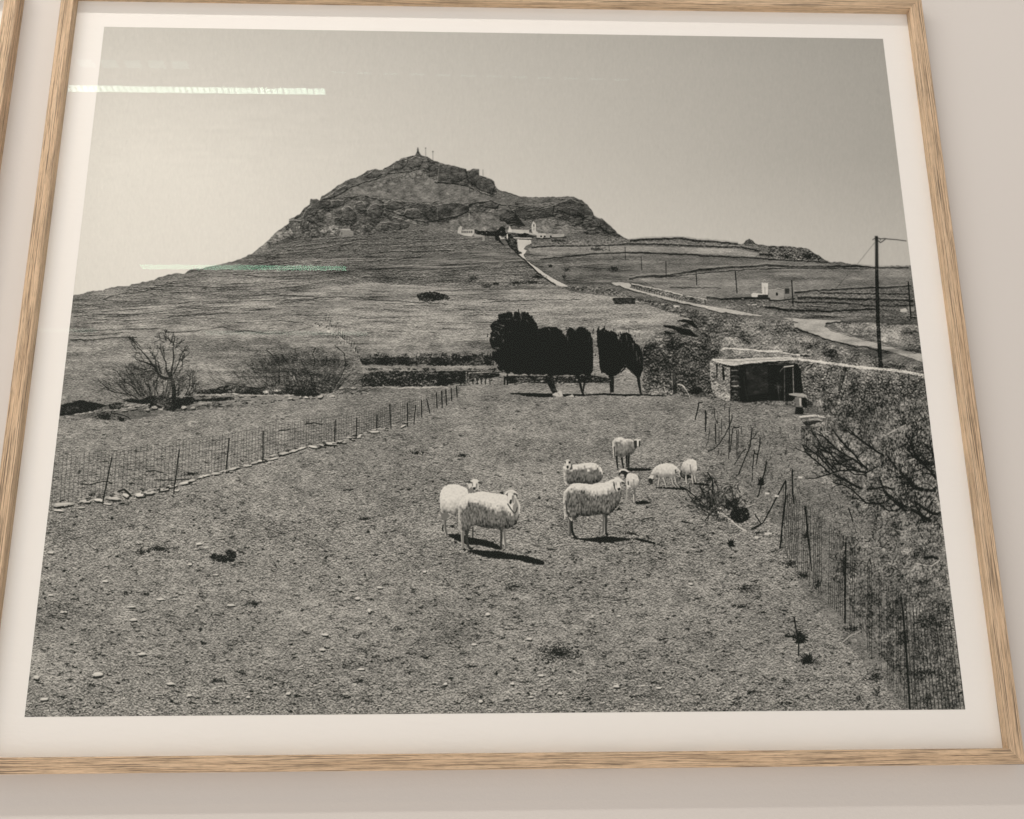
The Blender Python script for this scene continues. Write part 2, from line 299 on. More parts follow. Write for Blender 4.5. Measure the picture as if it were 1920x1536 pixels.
# ---- rock on the hill
def rock(val, *p, o=Z1, ar=20, rough=.8, seed=2, a=1):
    val = 106+(val-100)*1.2 if val<96 else val+10
    fill(zz(o,*p), val, (4,0,ar), rough, 3, a, seed)
rock(86, 484,470, 516,437, 541,419, 560,402, 582,374, 600,376, 640,370, 700,366, 760,380, 850,380, 905,384, 940,392, 945,412, 880,405, 830,420, 780,425, 700,440, 600,445, 540,455, 500,462, ar=15)
rock(84, 735,308, 760,296, 782,291, 814,302, 860,311, 874,318, 898,318, 926,341, 928,352, 934,362, 925,368, 905,360, 890,352, 860,346, 820,342, 800,330, 780,318, 750,322, 716,330, 735,318, ar=14)
rock(92, 603,372, 633,349, 672,331, 704,317, 716,327, 700,335, 660,348, 640,360, 620,368, ar=11)
rock(99, 720,330, 790,318, 800,334, 860,350, 900,362, 940,370, 970,372, 960,384, 880,378, 830,380, 760,376, 700,364, 650,366, 660,352, ar=9)
rock(112, 700,345, 760,325, 800,318, 806,328, 760,338, 700,352, ar=16, a=.6)
rock(84, 950,385, 1010,392, 1060,384, 1040,372, 1090,376, 1112,400, 1150,432, 1172,446, 1100,440, 1075,425, 1050,414, 1030,406, 985,412, 966,406, 960,392, ar=15)
rock(96, 975,370, 1040,371, 1045,382, 1020,391, 960,385, ar=10)
rock(78, 1045,384, 1080,372, 1100,386, 1112,402, 1118,420, 1150,432, 1165,445, 1120,436, 1090,428, 1075,414, 1050,400, ar=13)
rock(66, 760,383, 880,384, 880,396, 850,412, 800,418, 775,405, ar=14, a=.7)
rock(84, 700,380, 715,383, 718,398, 704,412, 690,402, 688,392, ar=8)
rock(56, 712,384, 720,386, 716,408, 706,410, ar=4, a=.8)
rock(88, 935,393, 955,388, 967,396, 966,415, 948,414, 934,405, ar=5)
rock(52, 936,404, 952,412, 966,400, 985,424, 970,426, 950,420, ar=3, a=.9)
rock(60, 966,402, 1000,405, 1035,402, 1035,408, 985,412, ar=4, a=.8)
rock(104, 850,412, 900,398, 935,405, 950,420, 985,425, 1030,408, 1060,418, 1080,430, 1060,440, 850,440, 815,425, amp2=0) if False else rock(100, 850,412, 900,398, 935,407, 950,420, 985,427, 1030,408, 1060,418, 1080,432, 1060,440, 850,440, 815,425, ar=12)
rock(118, 516,437, 541,420, 550,440, 520,455, 495,468, 488,464, ar=22, a=.6)
rock(125, 605,418, 640,424, 625,440, 600,436, ar=26, a=.6)
for q in (zz(ZA,600,830,590,900,560,920,530,900,540,850), zz(ZA,390,740,440,740,500,745,470,820,430,830,420,790), zz(ZA,880,640,930,610,980,650,1000,720,940,740,890,730),
          zz(ZA,985,575,1060,570,1090,620,1060,660,1000,640), zz(ZA,590,560,660,545,750,560,760,600,680,640,560,680,520,710,540,650), zz(ZA,810,660,860,640,870,720,820,740)):
    fill(q, 68, (2,0,10), .8, 3, .75); ink.line([(x-1,y-1) for x,y in q[:3]],1.2,None,128,.5)
def boulder(*p, v=86, lit=146, dk=62, o=ZA):
    q = zz(o,*p); P = np.array(q); c = P.mean(0); fill(q, v, (4,0,10), .7, 3, .8, soft=.5)
    for (a,b),(e,f) in zip(q, q[1:]+q[:1]):
        nx, ny = (b-f), (e-a); L = math.hypot(nx,ny)+1e-6; mx, my = (a+e)/2-c[0], (b+f)/2-c[1]; k = 1 if nx*mx+ny*my>0 else -1; g = (-nx*.45-ny*.9)/L*k
        if g > .15: ink.line([(a,b),(e,f)], 1.5, 1.2, lit, .6*g+.1, .5)
        elif g < -.1: ink.line([(a,b),(e,f)], 2.6, 2, dk, .5-.35*g, .5)
for b_ in ((585,545,640,537,680,560,760,555,770,590,690,625,640,660,560,690,515,715,540,650,590,610),(395,735,440,725,510,740,500,790,470,830,430,840,400,790),(870,640,900,605,950,615,985,660,1000,720,960,745,890,735,870,700),
  (990,580,1050,565,1090,600,1085,650,1040,680,1000,650,985,615),(1100,650,1130,600,1180,585,1240,600,1240,650,1210,700,1170,720,1110,690),(1250,580,1320,550,1400,570,1440,600,1400,630,1330,640,1260,630),(790,650,850,630,870,690,850,740,800,730),
  (770,560,840,550,900,560,880,600,820,610,780,600),(540,850,580,835,605,880,600,920,550,920,530,890),(1050,790,1110,770,1150,800,1130,830,1060,825),(1210,760,1290,750,1390,770,1400,815,1300,830,1220,820),(960,790,1000,770,1020,800,990,835,965,825),
  (690,545,780,500,840,450,900,420,930,440,860,500,800,525,720,550),(1100,320,1160,275,1200,290,1230,330,1180,350,1100,350,1060,340),(1340,220,1400,185,1460,180,1450,240,1380,280,1330,280),(1440,200,1540,160,1600,180,1580,240,1500,270,1450,250),
  (430,640,480,640,500,690,460,720,420,700),(1450,640,1540,630,1590,670,1570,720,1500,720,1420,690),(1330,660,1400,640,1450,680,1400,700)): boulder(*b_)
for b_ in ((40,590,150,575,290,600,285,650,200,690,100,720,0,740,0,600),(380,565,480,560,560,590,540,630,440,620,370,600),(640,610,760,620,920,635,1050,600,1040,680,960,690,880,680,780,720,700,690),(1060,590,1200,540,1300,580,1390,660,1410,700,1380,740,1280,700,1180,680,1080,640),
  (20,220,130,235,250,265,270,350,160,400,0,395),(270,300,370,275,380,330,500,380,520,430,490,500,400,470,300,400),(1400,700,1480,725,1570,800,1640,870,1560,870,1470,800),(550,640,620,625,700,660,705,710,640,750,560,730)): boulder(*b_, v=80, lit=130, dk=56, o=ZB)
for _ in range(420):                  # boulders and ledges
    x = rng.uniform(490,1165); y = rng.uniform(372,446); 
    top = np.interp(x,[484,541,582,690,900,1050,1165],[470,419,376,370,384,378,446])
    if y < top+2 or (800<x<935 and y>402): continue
    l = rng.uniform(3,14)*(1 if x<800 else 1.3); g = rng.normal(.12 if x<800 else -.1,.35)
    ink.line([(x,y),(x+l*.5,y+l*.25*g-1),(x+l,y+l*g*.6)], rng.uniform(.9,1.8), .7, rng.uniform(46,64), .55)
    ink.line([(x-1,y-2),(x+l*.5,y+l*.25*g-3),(x+l,y+l*g*.6-2)], 1, .6, rng.uniform(110,150), .45)
for _ in range(120):
    x = rng.uniform(495,690); y = rng.uniform(415,446)
    if y > 470-(x-484)*.9: ink.line([(x,y),(x+rng.uniform(-3,3),y+rng.uniform(1,4))], rng.uniform(1,2.6), 1, rng.uniform(125,165), .6)
for _ in range(150):                  # vertical fluting of the crags
    x = rng.uniform(745,1150); y = np.interp(x,[745,800,900,935,1000,1080,1150],[310,315,335,352,395,385,428])+rng.uniform(0,22)
    if 935<x<1035 and y<392: continue
    ink.line([(x,y),(x+rng.normal(0,1.5),y+rng.uniform(5,14))], 1, .7, rng.choice([60,66,112]), .4)
for p in (zz(ZA,690,550,800,530,900,470,1050,400,1200,360,1300,320,1450,300,1560,280), zz(ZA,1080,520,1180,545,1240,580), zz(ZA,1700,395,1800,405,1920,410), zz(ZB,0,395,150,410,280,430,400,490,500,520),
          zz(ZA,1250,640,1400,690,1560,745,1640,755,1920,700), zz(ZB,0,750,60,745,180,700,290,660), zz(ZB,300,590,480,560,570,600,620,600), zz(ZB,640,605,800,620,920,630,1050,590), zz(ZA,700,650,620,690,560,720)):
    ink.line(p, 2.0, 1.2, 50, .75, .8); ink.line([(x,y-2.5) for x,y in p], 1.2, 1, 128, .35, .8)
ink.line(zz(ZB,292,620,285,700,290,735),1.3,1,150,.8); ink.line(zz(ZA,1300,690,1450,740,1600,790),1.2,1,140,.5,.5)
ink.line(zz(ZA,1560,300,1620,280,1650,290),2.5,1.5,135,.6,.6)
ink.flush()
LM = np.zeros_like(img); m, x0, y0 = pmask(LAND); LM[y0:y0+m.shape[0],x0:x0+m.shape[1]] = m; img[:] = SKY+(img-SKY)*LM; AF*=LM; AR*=LM; AS*=LM
# summit marks
for x, y0_, y1_ in ((798,277,293),(811.5,283,301),(905.5,318,330)): ink.line([(x,y0_),(x+.3,y1_)],.9,None,110,.8)
ink.line([(783.4,277),(783.6,284)],1.8,None,80); ink.line([(781.6,281),(785.6,281)],1,None,90,.7); ink.line([(783.5,284),(784,292)],3,8,84)
ink.line([(797.2,278),(799,278)],1.5,None,100); ink.line([(810.7,284.5),(812.8,284.5)],1.8,None,100); ink.flush()

# ---- terraces
def many(n, xr, yf, ln, slope, w=(.8,2), dark=(62,82), a=.5, lite=(125,150), la=.35, jit=.3):
    for _ in range(n):
        x = rng.uniform(*xr); lo, hi = yf(x); y = rng.uniform(lo,hi); l = rng.uniform(*ln); s = slope(x)+rng.normal(0,.03)
        ww = rng.uniform(*w); p = [(x+l*t, y+l*t*s) for t in (0,.33,.66,1)]
        ink.line([(q,r-ww) for q,r in p], ww*.6, .4, rng.uniform(*lite), la, jit); ink.line(p, ww, .5, rng.uniform(*dark), a, jit)
many(420,(480,985),lambda x:(np.interp(x,[480,560,850,985],[482,448,440,470]),np.interp(x,[480,985],[505,545])),(12,60),lambda x:-.04+(x<640)*-.06)
many(300,(130,560),lambda x:(np.interp(x,[130,300,480],[560,528,490]),np.interp(x,[130,560],[640,570])),(15,70),lambda x:-.05,dark=(55,80),lite=(145,172),la=.5)
many(200,(540,1000),lambda x:(532,625),(12,60),lambda x:.01,dark=(66,90),lite=(150,172),a=.45,la=.5)
many(60,(1000,1180),lambda x:(482,535),(10,30),lambda x:-.02,dark=(60,78),a=.5)
many(60,(1460,1722),lambda x:(555,598),(15,50),lambda x:.04,dark=(42,60),a=.6)
many(200,(130,920),lambda x:(590,665),(8,34),lambda x:-.01,dark=(70,98),lite=(150,172),a=.45,w=(.7,1.5),la=.45)
many(120,(1000,1500),lambda x:(np.interp(x,[1000,1500],[480,500]),np.interp(x,[1000,1500],[530,560])),(10,40),lambda x:-.02,dark=(72,90),lite=(125,140),a=.35,w=(.7,1.2))
ink.flush()
T = [ # traced terrace walls
 (ZE,280,535,400,540,480,545,600,570,700,578),(ZE,540,490,620,455,760,430,900,420,1010,380),(ZE,560,490,680,505,760,500),(ZE,270,640,450,630,620,620,800,622,980,605,1150,580,1350,545,1560,520,1700,490,1850,470),
 (ZE,1010,360,1150,365,1350,372,1560,380,1720,370,1900,375),(ZE,1100,655,1180,640,1400,620,1560,615,1680,600),(ZE,820,400,950,430,1100,470,1250,485),(ZE,250,850,450,850,650,830,850,830),
 (ZE,480,790,620,795,720,780),(ZE,1100,780,1250,785,1450,760,1620,740,1750,770,1900,770),(ZE,1560,395,1720,400,1900,395),
 (ZA,0,1420,200,1405,440,1415,700,1430,820,1430),(ZA,320,1480,460,1465,640,1440),(ZA,900,1440,1050,1450,1180,1455),(ZA,850,965,950,945,1020,930),(ZA,1330,975,1500,975,1700,965,1900,945),
 (ZA,1200,1020,1400,1015,1600,1015,1850,1005),(ZA,1110,1105,1280,1105,1400,1100,1500,1090),(ZA,1080,1180,1300,1165,1500,1150,1900,1135),(ZA,420,1340,600,1310,700,1290,800,1275),(ZA,0,1230,200,1250,420,1240),
 (ZB,0,1140,200,1130,450,1115,780,1110),(ZB,400,1475,600,1465,850,1455,1060,1450,1290,1448),(ZB,560,1190,700,1200,820,1205),(ZB,540,1215,700,1225,850,1230),(ZB,700,1250,850,1255),(ZB,0,1010,150,1010),
 (ZB,0,1420,60,1400,180,1415),(ZF,0,300,120,290,300,315,420,310,540,290,680,260),(ZF,0,215,200,210,400,200,620,215),(ZF,500,15,700,15,900,5),
 (Z1,700,509,780,507,860,502,900,499),(Z1,560,562,640,556,700,562,760,566,840,570),(Z1,540,470,600,466,640,458),(Z1,650,487,740,487,790,482)]
for t in T: edge(zz(t[0],*t[1:]), rng.uniform(1.5,2.3), rng.uniform(52,74), 146, .5, .6)
ink.flush()
# walls and hedges on the right slope
for t,w in (((ZB,850,985,1000,968,1180,968,1450,965,1700,950,1920,952),3),((ZB,930,1085,1100,1070,1250,1055,1420,1035,1700,1028,1920,1030),3.2),((ZC,0,345,300,352,600,362,800,375,1100,395,1500,405,1920,440),3),
 ((ZC,0,205,240,185,400,180,640,175,800,205,1000,215,1180,228,1300,245),5),((ZC,0,240,400,245,700,262,1000,270,1300,280,1450,300,1560,330),3.6),((ZC,1560,370,1660,372,1720,380),5),
 ((ZC,0,665,130,635,300,625,430,625,560,605,700,580,850,550,1000,540,1200,520,1500,515,1620,490,1900,510),5),((ZC,300,645,560,625,850,595,1100,575,1400,545,1920,535),2),
 ((ZD,0,500,300,515,620,510,900,510,1060,505,1280,530,1690,525),4.5),((ZD,0,425,300,440,600,455,720,460),3.5),((ZD,0,530,600,530,1200,540),2),
 ((ZD,320,825,560,800,900,785,1280,765,1450,760,1720,745),4),((ZD,350,885,600,890,760,890,900,900,1250,905,1740,920),5),((ZD,320,940,700,940,900,950,1280,985,1500,985,1740,975),3),
 ((ZD,0,1000,80,1005,160,1030,400,1040,760,1050,1000,1035,1280,1020),4.5),((ZD,620,830,1000,830,1280,840,1700,840),3),
 ((ZC,930,885,1100,905,1400,890,1680,890),5),((ZC,490,760,800,765,1100,770),1.6),((ZC,1640,1000,1780,1010,1920,1040),4),((ZH,0,155,100,150),2)):
    edge(zz(t[0],*t[1:]), w*.85, 52, 132, .5, .72, .35)
blotch(1150,505,9,5,60,60); blotch(1063,506,10,4,62,50,s=1.5); blotch(1058,519,6,4,60,30); blotch(1032,500,4,3,45,20); blotch(1120,468,14,4,80,60,s=2)
for t in ((ZD,0,265,240,272,460,300,540,345,640,410,710,455,560,450,300,440,0,410),): fill(zz(*t),82,(6,26,0),1,3)
blotch(1475,482,10,3,45,60,1); blotch(1517,482,5,4,40,40,1); fill(zz(ZC,1370,240,1400,205,1440,182,1480,205,1515,245),74,(2,16,0),.6,3)
for x,y in ((1362,472),(1368,472),(1373,470),(1390,475),(1404,477),(1350,471),(1356,470),(1271,461)): ink.line([(x,y),(x+2.2,y-1)],1.5,1,175,.8)
ink.flush()
# roads
ROADS = [zz(ZV,960,430,1190,440,1190,490,1100,540,1060,590,1120,610,1080,660,1060,690,1110,770,1200,840,1300,900,1400,980,1560,1080,1760,1180,1800,1200,1680,1200,1600,1170,1500,1110,1400,1050,1300,970,1200,880,1110,790,970,680,1040,655,980,610,965,560),
 zz(ZC,-110,700,0,715,30,740,0,765,200,820,500,890,800,960,1000,995,1280,1040,1500,1085,1600,1098,1580,1108,1440,1100,1200,1080,1050,1060,900,1010,780,985,600,950,380,890,200,840,0,790,-150,745,-250,712),
 zz(ZD,160,1125,280,1130,500,1145,880,1160,860,1175,700,1190,680,1230,760,1270,1000,1340,1300,1420,1500,1475,1790,1545,1960,1590,1960,1700,1800,1640,1500,1540,1200,1470,1050,1460,760,1400,600,1340,450,1290,320,1240,310,1200,370,1185,300,1165)]
for i, r in enumerate(ROADS):
    m, x0, y0 = rough_mask(r, .7, 3, 5); put(m,x0,y0,[186,172,160][i]); setamp(m,x0,y0,[5,6,8][i],0,0)
ink.line(zz(ZV,970,680,1110,790,1300,985,1400,1060,1600,1185),2.5,1.6,50,.8,.7); ink.line(zz(ZC,380,895,600,955,780,990,900,1015,1050,1065,1300,1095),2,1.4,62,.7,.8); ink.line(zz(ZC,-240,718,-110,755,0,798,200,850),1.8,None,64,.7,.7)
ink.line(zz(ZD,320,1245,450,1300,600,1350,760,1410,1050,1470,1200,1480,1320,1520),2.2,2.2,52,.7,1); ink.line(zz(ZD,680,1235,760,1278,1000,1350,1300,1428,1500,1482,1790,1550),1.5,None,80,.6,.8)
ink.line(zz(ZD,690,1200,760,1185,880,1178,1000,1190),2.5,2,62,.7,.8)
# low white wall by the road
fill(zz(ZC,20,715,200,755,430,800,640,855,700,860,930,900,930,960,800,945,640,905,400,850,200,795,20,745),104,(4,22,0),.5,3)
ink.line(zz(ZC,20,715,200,755,430,800,640,855),1.7,1.5,182,.9,.4); ink.line(zz(ZC,690,862,930,905),1.6,1.4,165,.8,.4); ink.line(zz(ZC,640,860,690,900),3,None,60,.8); ink.line(zz(ZC,905,910,915,960),3,None,50,.8)
for k in range(40): ink.line(zz(ZC,60+k*15,745+k*4,60+k*15,775+k*4.3),1.1,None,[72,150][k%2],.5,.3)
ink.flush()
# small white buildings
def white(val,*p,o=Z1,a=.94): fill(zz(o,*p),val*(.86 if p[0] < 1100 and o is Z1 else .93),(5,0,0),.0,3,a,soft=.5)
white(150,ZA[0]+838/4.8,442.5, 640,430, 642,428.5, 657,429.5, 657.5,432, 662.5,434.5, 662.5,442, 650,443.5); white(178,636.5,430.5,642,429,657,429.5,656.5,432,640,432); ink.line([(641,436),(641,441)],1.5,None,80,.8)
white(200,858,434, 860,427, 866,425, 866,431, 889,430.5, 889.5,438, 884,443.5, 870,442, 858,437)
for k in range(6): ink.line([(866.5+k*3.6,433),(866.5+k*3.6,437)],1.6,None,60,.9)
white(168,889,439, 906,441, 907,445, 889,444); white(160,905,442, 909,442, 909,452, 904,452)
white(212,952,434.5, 954,428, 955.5,422.5, 957.5,428, 960,431, 960,436, 953,436); white(196,960,430.5, 992,431, 992,436, 1000,438, 1000,441, 960,436)
white(205,996.5,422, 998,419, 999.5,415.5, 1001,414.5, 1002.5,418, 1005,421, 1005,433, 1009,436, 1008,441, 1000,440, 997,434); ink.line([(1001,421),(1001,425)],1.7,None,60); ink.line([(1001,427),(1001,432)],1.2,None,120,.7)
white(198,1006,437, 1024,438, 1024,447, 1008,447.5, 1006,443); white(172,1024,438.5, 1058,439, 1058,444, 1040,446, 1024,447)
for x in (1013.5,1020,1031.5): ink.line([(x,443.5),(x+2.5,443.5)],3,None,36)
ink.flush()
fill(zz(ZV,870,330,930,330,1000,340,1080,320,1180,350,1240,370,1240,400,1000,400,880,390),66,(2,20,0),1,3); fill(zz(ZV,260,260,330,290,480,290,600,300,700,220,760,230,760,290,800,350,770,370,600,380,450,370,270,330),46,(2,16,0),1.6,3)
fill(zz(ZV,800,350,850,340,880,390,935,430,958,480,955,560,985,630,955,640,900,590,835,510,805,440),58,(2,16,0),1.0,3); fill(zz(ZV,600,340,660,330,680,440,760,540,700,500,600,430),44,(2,10,0),1,3)
ink.line(zz(ZV,760,400,860,560,960,650,1030,655),4,1.5,40,.9,.6); ink.line(zz(ZV,900,402,1190,408),1.4,None,190,.9); ink.line(zz(ZV,795,345,798,420),1.8,None,200,.9); ink.line(zz(ZV,670,370,700,410,780,415),2.5,2,185,.9,.6)
for q in ((425,262),(640,255),(690,300),(770,310),(20,215),(375,330),(450,320)): ink.line(zz(ZV,q[0],q[1],q[0]+14,q[1]+4),2,1.5,200,.9)
ink.line(zz(ZV,1270,415,1420,415,1560,400,1760,400),2.4,1.6,50,.8,.5); blotch(1020,497-50,1,1,60,2); blotch(1050,452,18,2.5,66,80,.8)
for x,y,rx,ry in ((1010,528-8,12,3),(968,531,16,5),(912,537,11,3.5),(888,522,14,5),(930,533,4,3),(1000,530,14,3)): blotch(x,y,rx,ry,56,70,.7,1.7)
# chapel with a tower beside the road
white(214,1428,530, 1440,531, 1440,553, 1429,552); white(205,1408,553, 1412,549, 1430,551, 1430,557, 1410,557); ink.line([(1433.5,524),(1433.5,531)],3,4,150,.9); ink.line([(1433,526),(1434,528)],1.8,None,40)
ink.line([(1434,538),(1434.5,551)],1.2,None,140,.8); white(56,1421,553, 1440,553, 1440,562, 1420,561)
white(150,1441,544, 1470,544.5, 1470,560, 1463,563, 1446,562, 1441,556); white(128,1470,540, 1488,540, 1488,557, 1470,557); white(70,1472,541, 1480,541, 1480,551, 1472,551)
ink.line([(1456.5,549),(1456.8,554)],3,4,44); ink.line([(1440,544),(1456,542.5),(1458,540),(1470,543.5)],1,None,175,.6); ink.line([(1441,563),(1462,564),(1490,560)],2,None,40,.9)
for q in ((1391,560),(1403,571),(1412,571),(1432,573),(1420,575)): ink.line([q,(q[0]+4,q[1]+.5)],1.6,1,190,.8)
ink.line([(1409,572),(1420,571)],1.3,None,185,.8); ink.line([(1430,566),(1432,575)],1.4,None,160,.7)
# pole row
for x,y,x2,y2,w in ((1202,481,1203.5,507,1.1),(1248.5,490,1249,521,1.3),(1305,508,1306.5,535,1.5),(1378.5,508,1382,550,1.8),(1172,463,1172.5,487,1),(1142,462,1142.5,471,.8),(1484.5,526,1487,574,2),(1703,528,1708,598,2.4)):
    ink.line([(x,y),(x2,y2)],w,w*1.1,48,.8)
ink.line([(1484,594),(1488,625),(1491.5,660)],1.4,1.6,120,.9)
# broken walls in the dip
fill(zz(ZB,1570,1440,1600,1430,1780,1435,1780,1490,1600,1490),62,(3,12,0),.5,3); ink.line(zz(ZB,1570,1432,1700,1428,1780,1432),1.2,None,140,.6,.4); ink.line(zz(ZB,1790,1465,1920,1485),1.6,1.4,178,.9,.3); ink.line(zz(ZC,530,985,600,988),2.4,None,175,.9)
ink.line(zz(ZC,270,765,430,765),1,None,120,.3)
fill(zz(Z1,782,553,790,549,810,547,830,550,842,556,846,561,825,563,800,566,785,562),60,(2,26,0),2.2,4); blotch(812,558,22,4,34,60,.7,1.8); blotch(808,551,20,2,112,22,.5,1.5); ink.line(zz(Z1,786,549,800,546.5,825,547),1.4,1,130,.5,.5); blotch(780,560,4,3,150,14,.6,1.2); blotch(815,568,24,2,150,36,.6,1.2)
fill(zz(ZH,390,190,520,195,640,230,720,240,830,330,800,335,620,300,560,250,440,220),38,(2,12,0),1,3); fill(zz(ZH,560,140,660,120,760,140,830,230,780,220,700,165),36,(2,10,0),1,3); fill(zz(ZH,420,260,540,290,570,300,440,300),40,(2,8,0),.8,3)
ink.line(zz(ZH,640,225,720,205,800,240),1.5,1,140,.5,.6)
blotch(1700,586,6,3,150,10,.8,2); white(205,1688,580, 1698,578, 1702,583, 1697,586, 1688,585); white(150,1702,499+76, 1714,576, 1714,584, 1703,584)
ink.flush()

for _ in range(700):
    x = rng.uniform(125,1200); y = rng.uniform(575,745); v = rng.choice([62,74,150,158]); ink.line([(x,y),(x+rng.uniform(1.5,7),y+rng.normal(0,.6))],rng.uniform(.8,1.5),.7,v,.45)
ink.flush()
# ---- middle ground: stone banks behind the trees, shrubs
fill(zz(ZF,1110,530,1160,545,1200,518,1280,528,1360,515,1440,532,1500,515,1600,530,1680,518,1760,532,1840,520,1920,530,1920,598,1800,604,1700,590,1600,606,1500,596,1380,604,1250,592,1160,600),50,(3,24,0),2.6,4); fill(zz(ZG,0,520,500,510,520,600,0,605),50,(3,24,0),2.6,4)
fill(zz(ZF,1180,680,1300,650,1500,650,1920,660,1920,790,1700,790,1400,790,1150,800,1130,740),56,(3,34,0),2.6,5); fill(zz(ZG,0,655,240,650,560,665,560,700,260,760,0,785),40,(3,18,0),1.5,4)
ink.line(zz(ZF,1200,520,1320,535,1500,515,1700,525,1900,520),1.4,1.4,128,.5,.8); ink.line(zz(ZF,1150,800,1300,795,1500,805,1650,800,1920,795),2.4,2,172,.8,.8)
for _ in range(170):
    x = rng.uniform(690,935); y = rng.uniform(697,723); ink.line([(x,y),(x+rng.uniform(2,6),y+rng.normal(0,.6))],1.4,1,rng.choice([30,30,110,140]),.7)
fill(zz(ZG,600,700,780,690,1000,700,1180,700,1400,690,1450,700,1560,720,1560,760,1200,760,1000,765,800,755,640,765),48,(3,28,0),1.5,3)
for _ in range(150):
    x = rng.uniform(950,1180); y = rng.uniform(705,722); ink.line([(x,y),(x+rng.uniform(2,5),y)],1.5,1,rng.choice([32,60,130,165]),.6)
for _ in range(700):
    x = rng.uniform(683,1130); y = rng.choice([rng.uniform(667,686),rng.uniform(695,724)]); 
    if x > 935 and y < 700: continue
    ink.line([(x,y),(x+rng.uniform(1,4),y-rng.uniform(-.5,1.5))],rng.uniform(1,1.8),.8,rng.choice([26,30,36,96,118,144]),.6)
for _ in range(46):
    x = rng.uniform(684,930); y = rng.choice([667,694]); blotch(x,y-1,rng.uniform(3,8),rng.uniform(1.5,3.5),rng.choice([44,70,96]),int(rng.uniform(8,20)),.7,1.5)
for x_ in range(684,930,3): ink.line([(x_,671-rng.uniform(0,3)),(x_+3,666-rng.uniform(0,5))],1.6,.8,rng.choice([40,50,120]),.6)
# dark bank on the left, stones along it
fill(zz(ZP,-200,900,0,850,60,830,150,850,330,880,400,900,240,960,0,1005,-250,1040),36,(3,14,0),1.5,4)
fill(zz(ZP,560,830,700,815,780,830,900,780,1080,775,1160,830,1180,800,1400,790,1460,830,1780,800,1920,790,1920,830,1700,850,1500,850,1380,890,1180,960,1100,960,920,920,800,880,640,860),40,(3,22,0),1.4,4)
fill(zz(ZP,1380,720,1500,720,1700,690,1780,660,1920,650,1920,770,1700,760,1480,760),56,(3,26,0),1.5,4)
fill(zz(ZF,0,780,200,800,420,760,520,780,900,770,900,820,870,850,620,860,440,870,0,860),42,(3,24,0),1.5,4)
fill(zz(ZP,400,900,470,860,560,870,600,900,560,940,420,945),70,(3,26,0),1.2,4)
for t in ((ZP,0,1005,130,990,300,955,480,955,640,930,760,905,900,880),(ZP,1440,770,1560,775,1700,770,1920,755),(ZF,0,860,120,870,300,870,520,870),(ZF,900,805,1050,800,1160,800),(ZP,600,905,700,885)):
    p = zz(*t)
    for (a,b),(c,d) in zip(p,p[1:]):
        L = math.hypot(c-a,d-b); k = 0
        while k < L:
            l = rng.uniform(4,11); ink.line([(a+(c-a)*k/L, b+(d-b)*k/L+rng.normal(0,.7)),(a+(c-a)*min(k+l*.85,L)/L, b+(d-b)*min(k+l*.85,L)/L+rng.normal(0,.5))],rng.uniform(1.6,2.6),1.2,rng.uniform(150,200),.85); k += l
for _ in range(240):
    x = rng.uniform(225,690); y = np.interp(x,[225,330,400,560,690],[763,765,762,745,735])+rng.normal(0,3.5); v = rng.choice([36,40,120,150,165]); ink.line([(x,y),(x+rng.uniform(2,7),y-.4)],rng.uniform(1.2,2.4),1,v,.7)
ink.flush()
for x,y,w,h in ((232,770,14,4),(250,767,14,4),(276,768,10,6),(290,764,12,6),(345,764,12,7),(362,764,10,6),(300,757,10,4),(318,752,8,5),(378,741,16,4),(400,742,14,4),(340,745,7,4),(452,742,14,4),(474,742,12,4),(498,735,14,6),(520,733,14,6),(545,747,10,4),(575,745,10,5),(600,744,12,5),(622,743,10,5),(640,728,16,4),(662,728,14,4)): stone(x,y,w,h,rng.uniform(135,185),36,-.05)
for _ in range(260):
    x = rng.uniform(118,240); y = np.interp(x,[118,240],[768,760])+rng.normal(0,6); ink.line([(x,y),(x+rng.uniform(1,4),y-rng.uniform(0,2))],1.4,.8,rng.choice([22,30,84,104]),.6)
# wall running up the slope behind the round bush
p = zz(ZF,700,230,800,240,870,290,930,340,1000,390,1060,440,1110,490,1150,540)
for _ in range(150):
    t = rng.random()*(len(p)-1); i = int(t); f = t-i; x = p[i][0]*(1-f)+p[i+1][0]*f+rng.normal(0,3); y = p[i][1]*(1-f)+p[i+1][1]*f+rng.normal(0,2.5)
    ink.line([(x,y),(x+rng.uniform(-2,3),y+rng.uniform(0,2))],rng.uniform(1.4,2.6),1,rng.choice([45,60,150,170,185]),.75)
for k in range(16):
    t = k/15; x = 612+t*60; y = 598+t*62; ink.line([(x-2,y+3),(x+rng.normal(0,2),y-9-rng.random()*4)],1.1,.6,52,.6)

# ---- bare shrubs
def twig(x, y, ang, l, w, d, v, a, spread=.45, curve=.12, gold=.8):
    n = 3; P = [(x,y)]; g = ang
    for k in range(n):
        g += rng.normal(0,curve); x += math.cos(g)*l/n; y += math.sin(g)*l/n; P.append((x,y))
    ink.line(P, w, w*.7, v+rng.normal(0,6), a)
    if d <= 0: return
    for k in range(2 if rng.random()<.75 else 3): twig(x, y, g+rng.normal(0,spread), l*rng.uniform(.6,.95)*gold, w*.68, d-1, v+5, a*.95, spread, curve, gold)
for k in range(90):
    x = 284+rng.normal(0,26); twig(x, 745+rng.uniform(-6,6), -1.62+(x-290)/62+rng.normal(0,.18), rng.uniform(19,30), 1.1, 4, 64, .5, .34)
for k in range(14): x = rng.uniform(322,362); twig(x, 742, -1.1+rng.normal(0,.3), rng.uniform(14,24), 1.4, 4, 52, .75, .38)
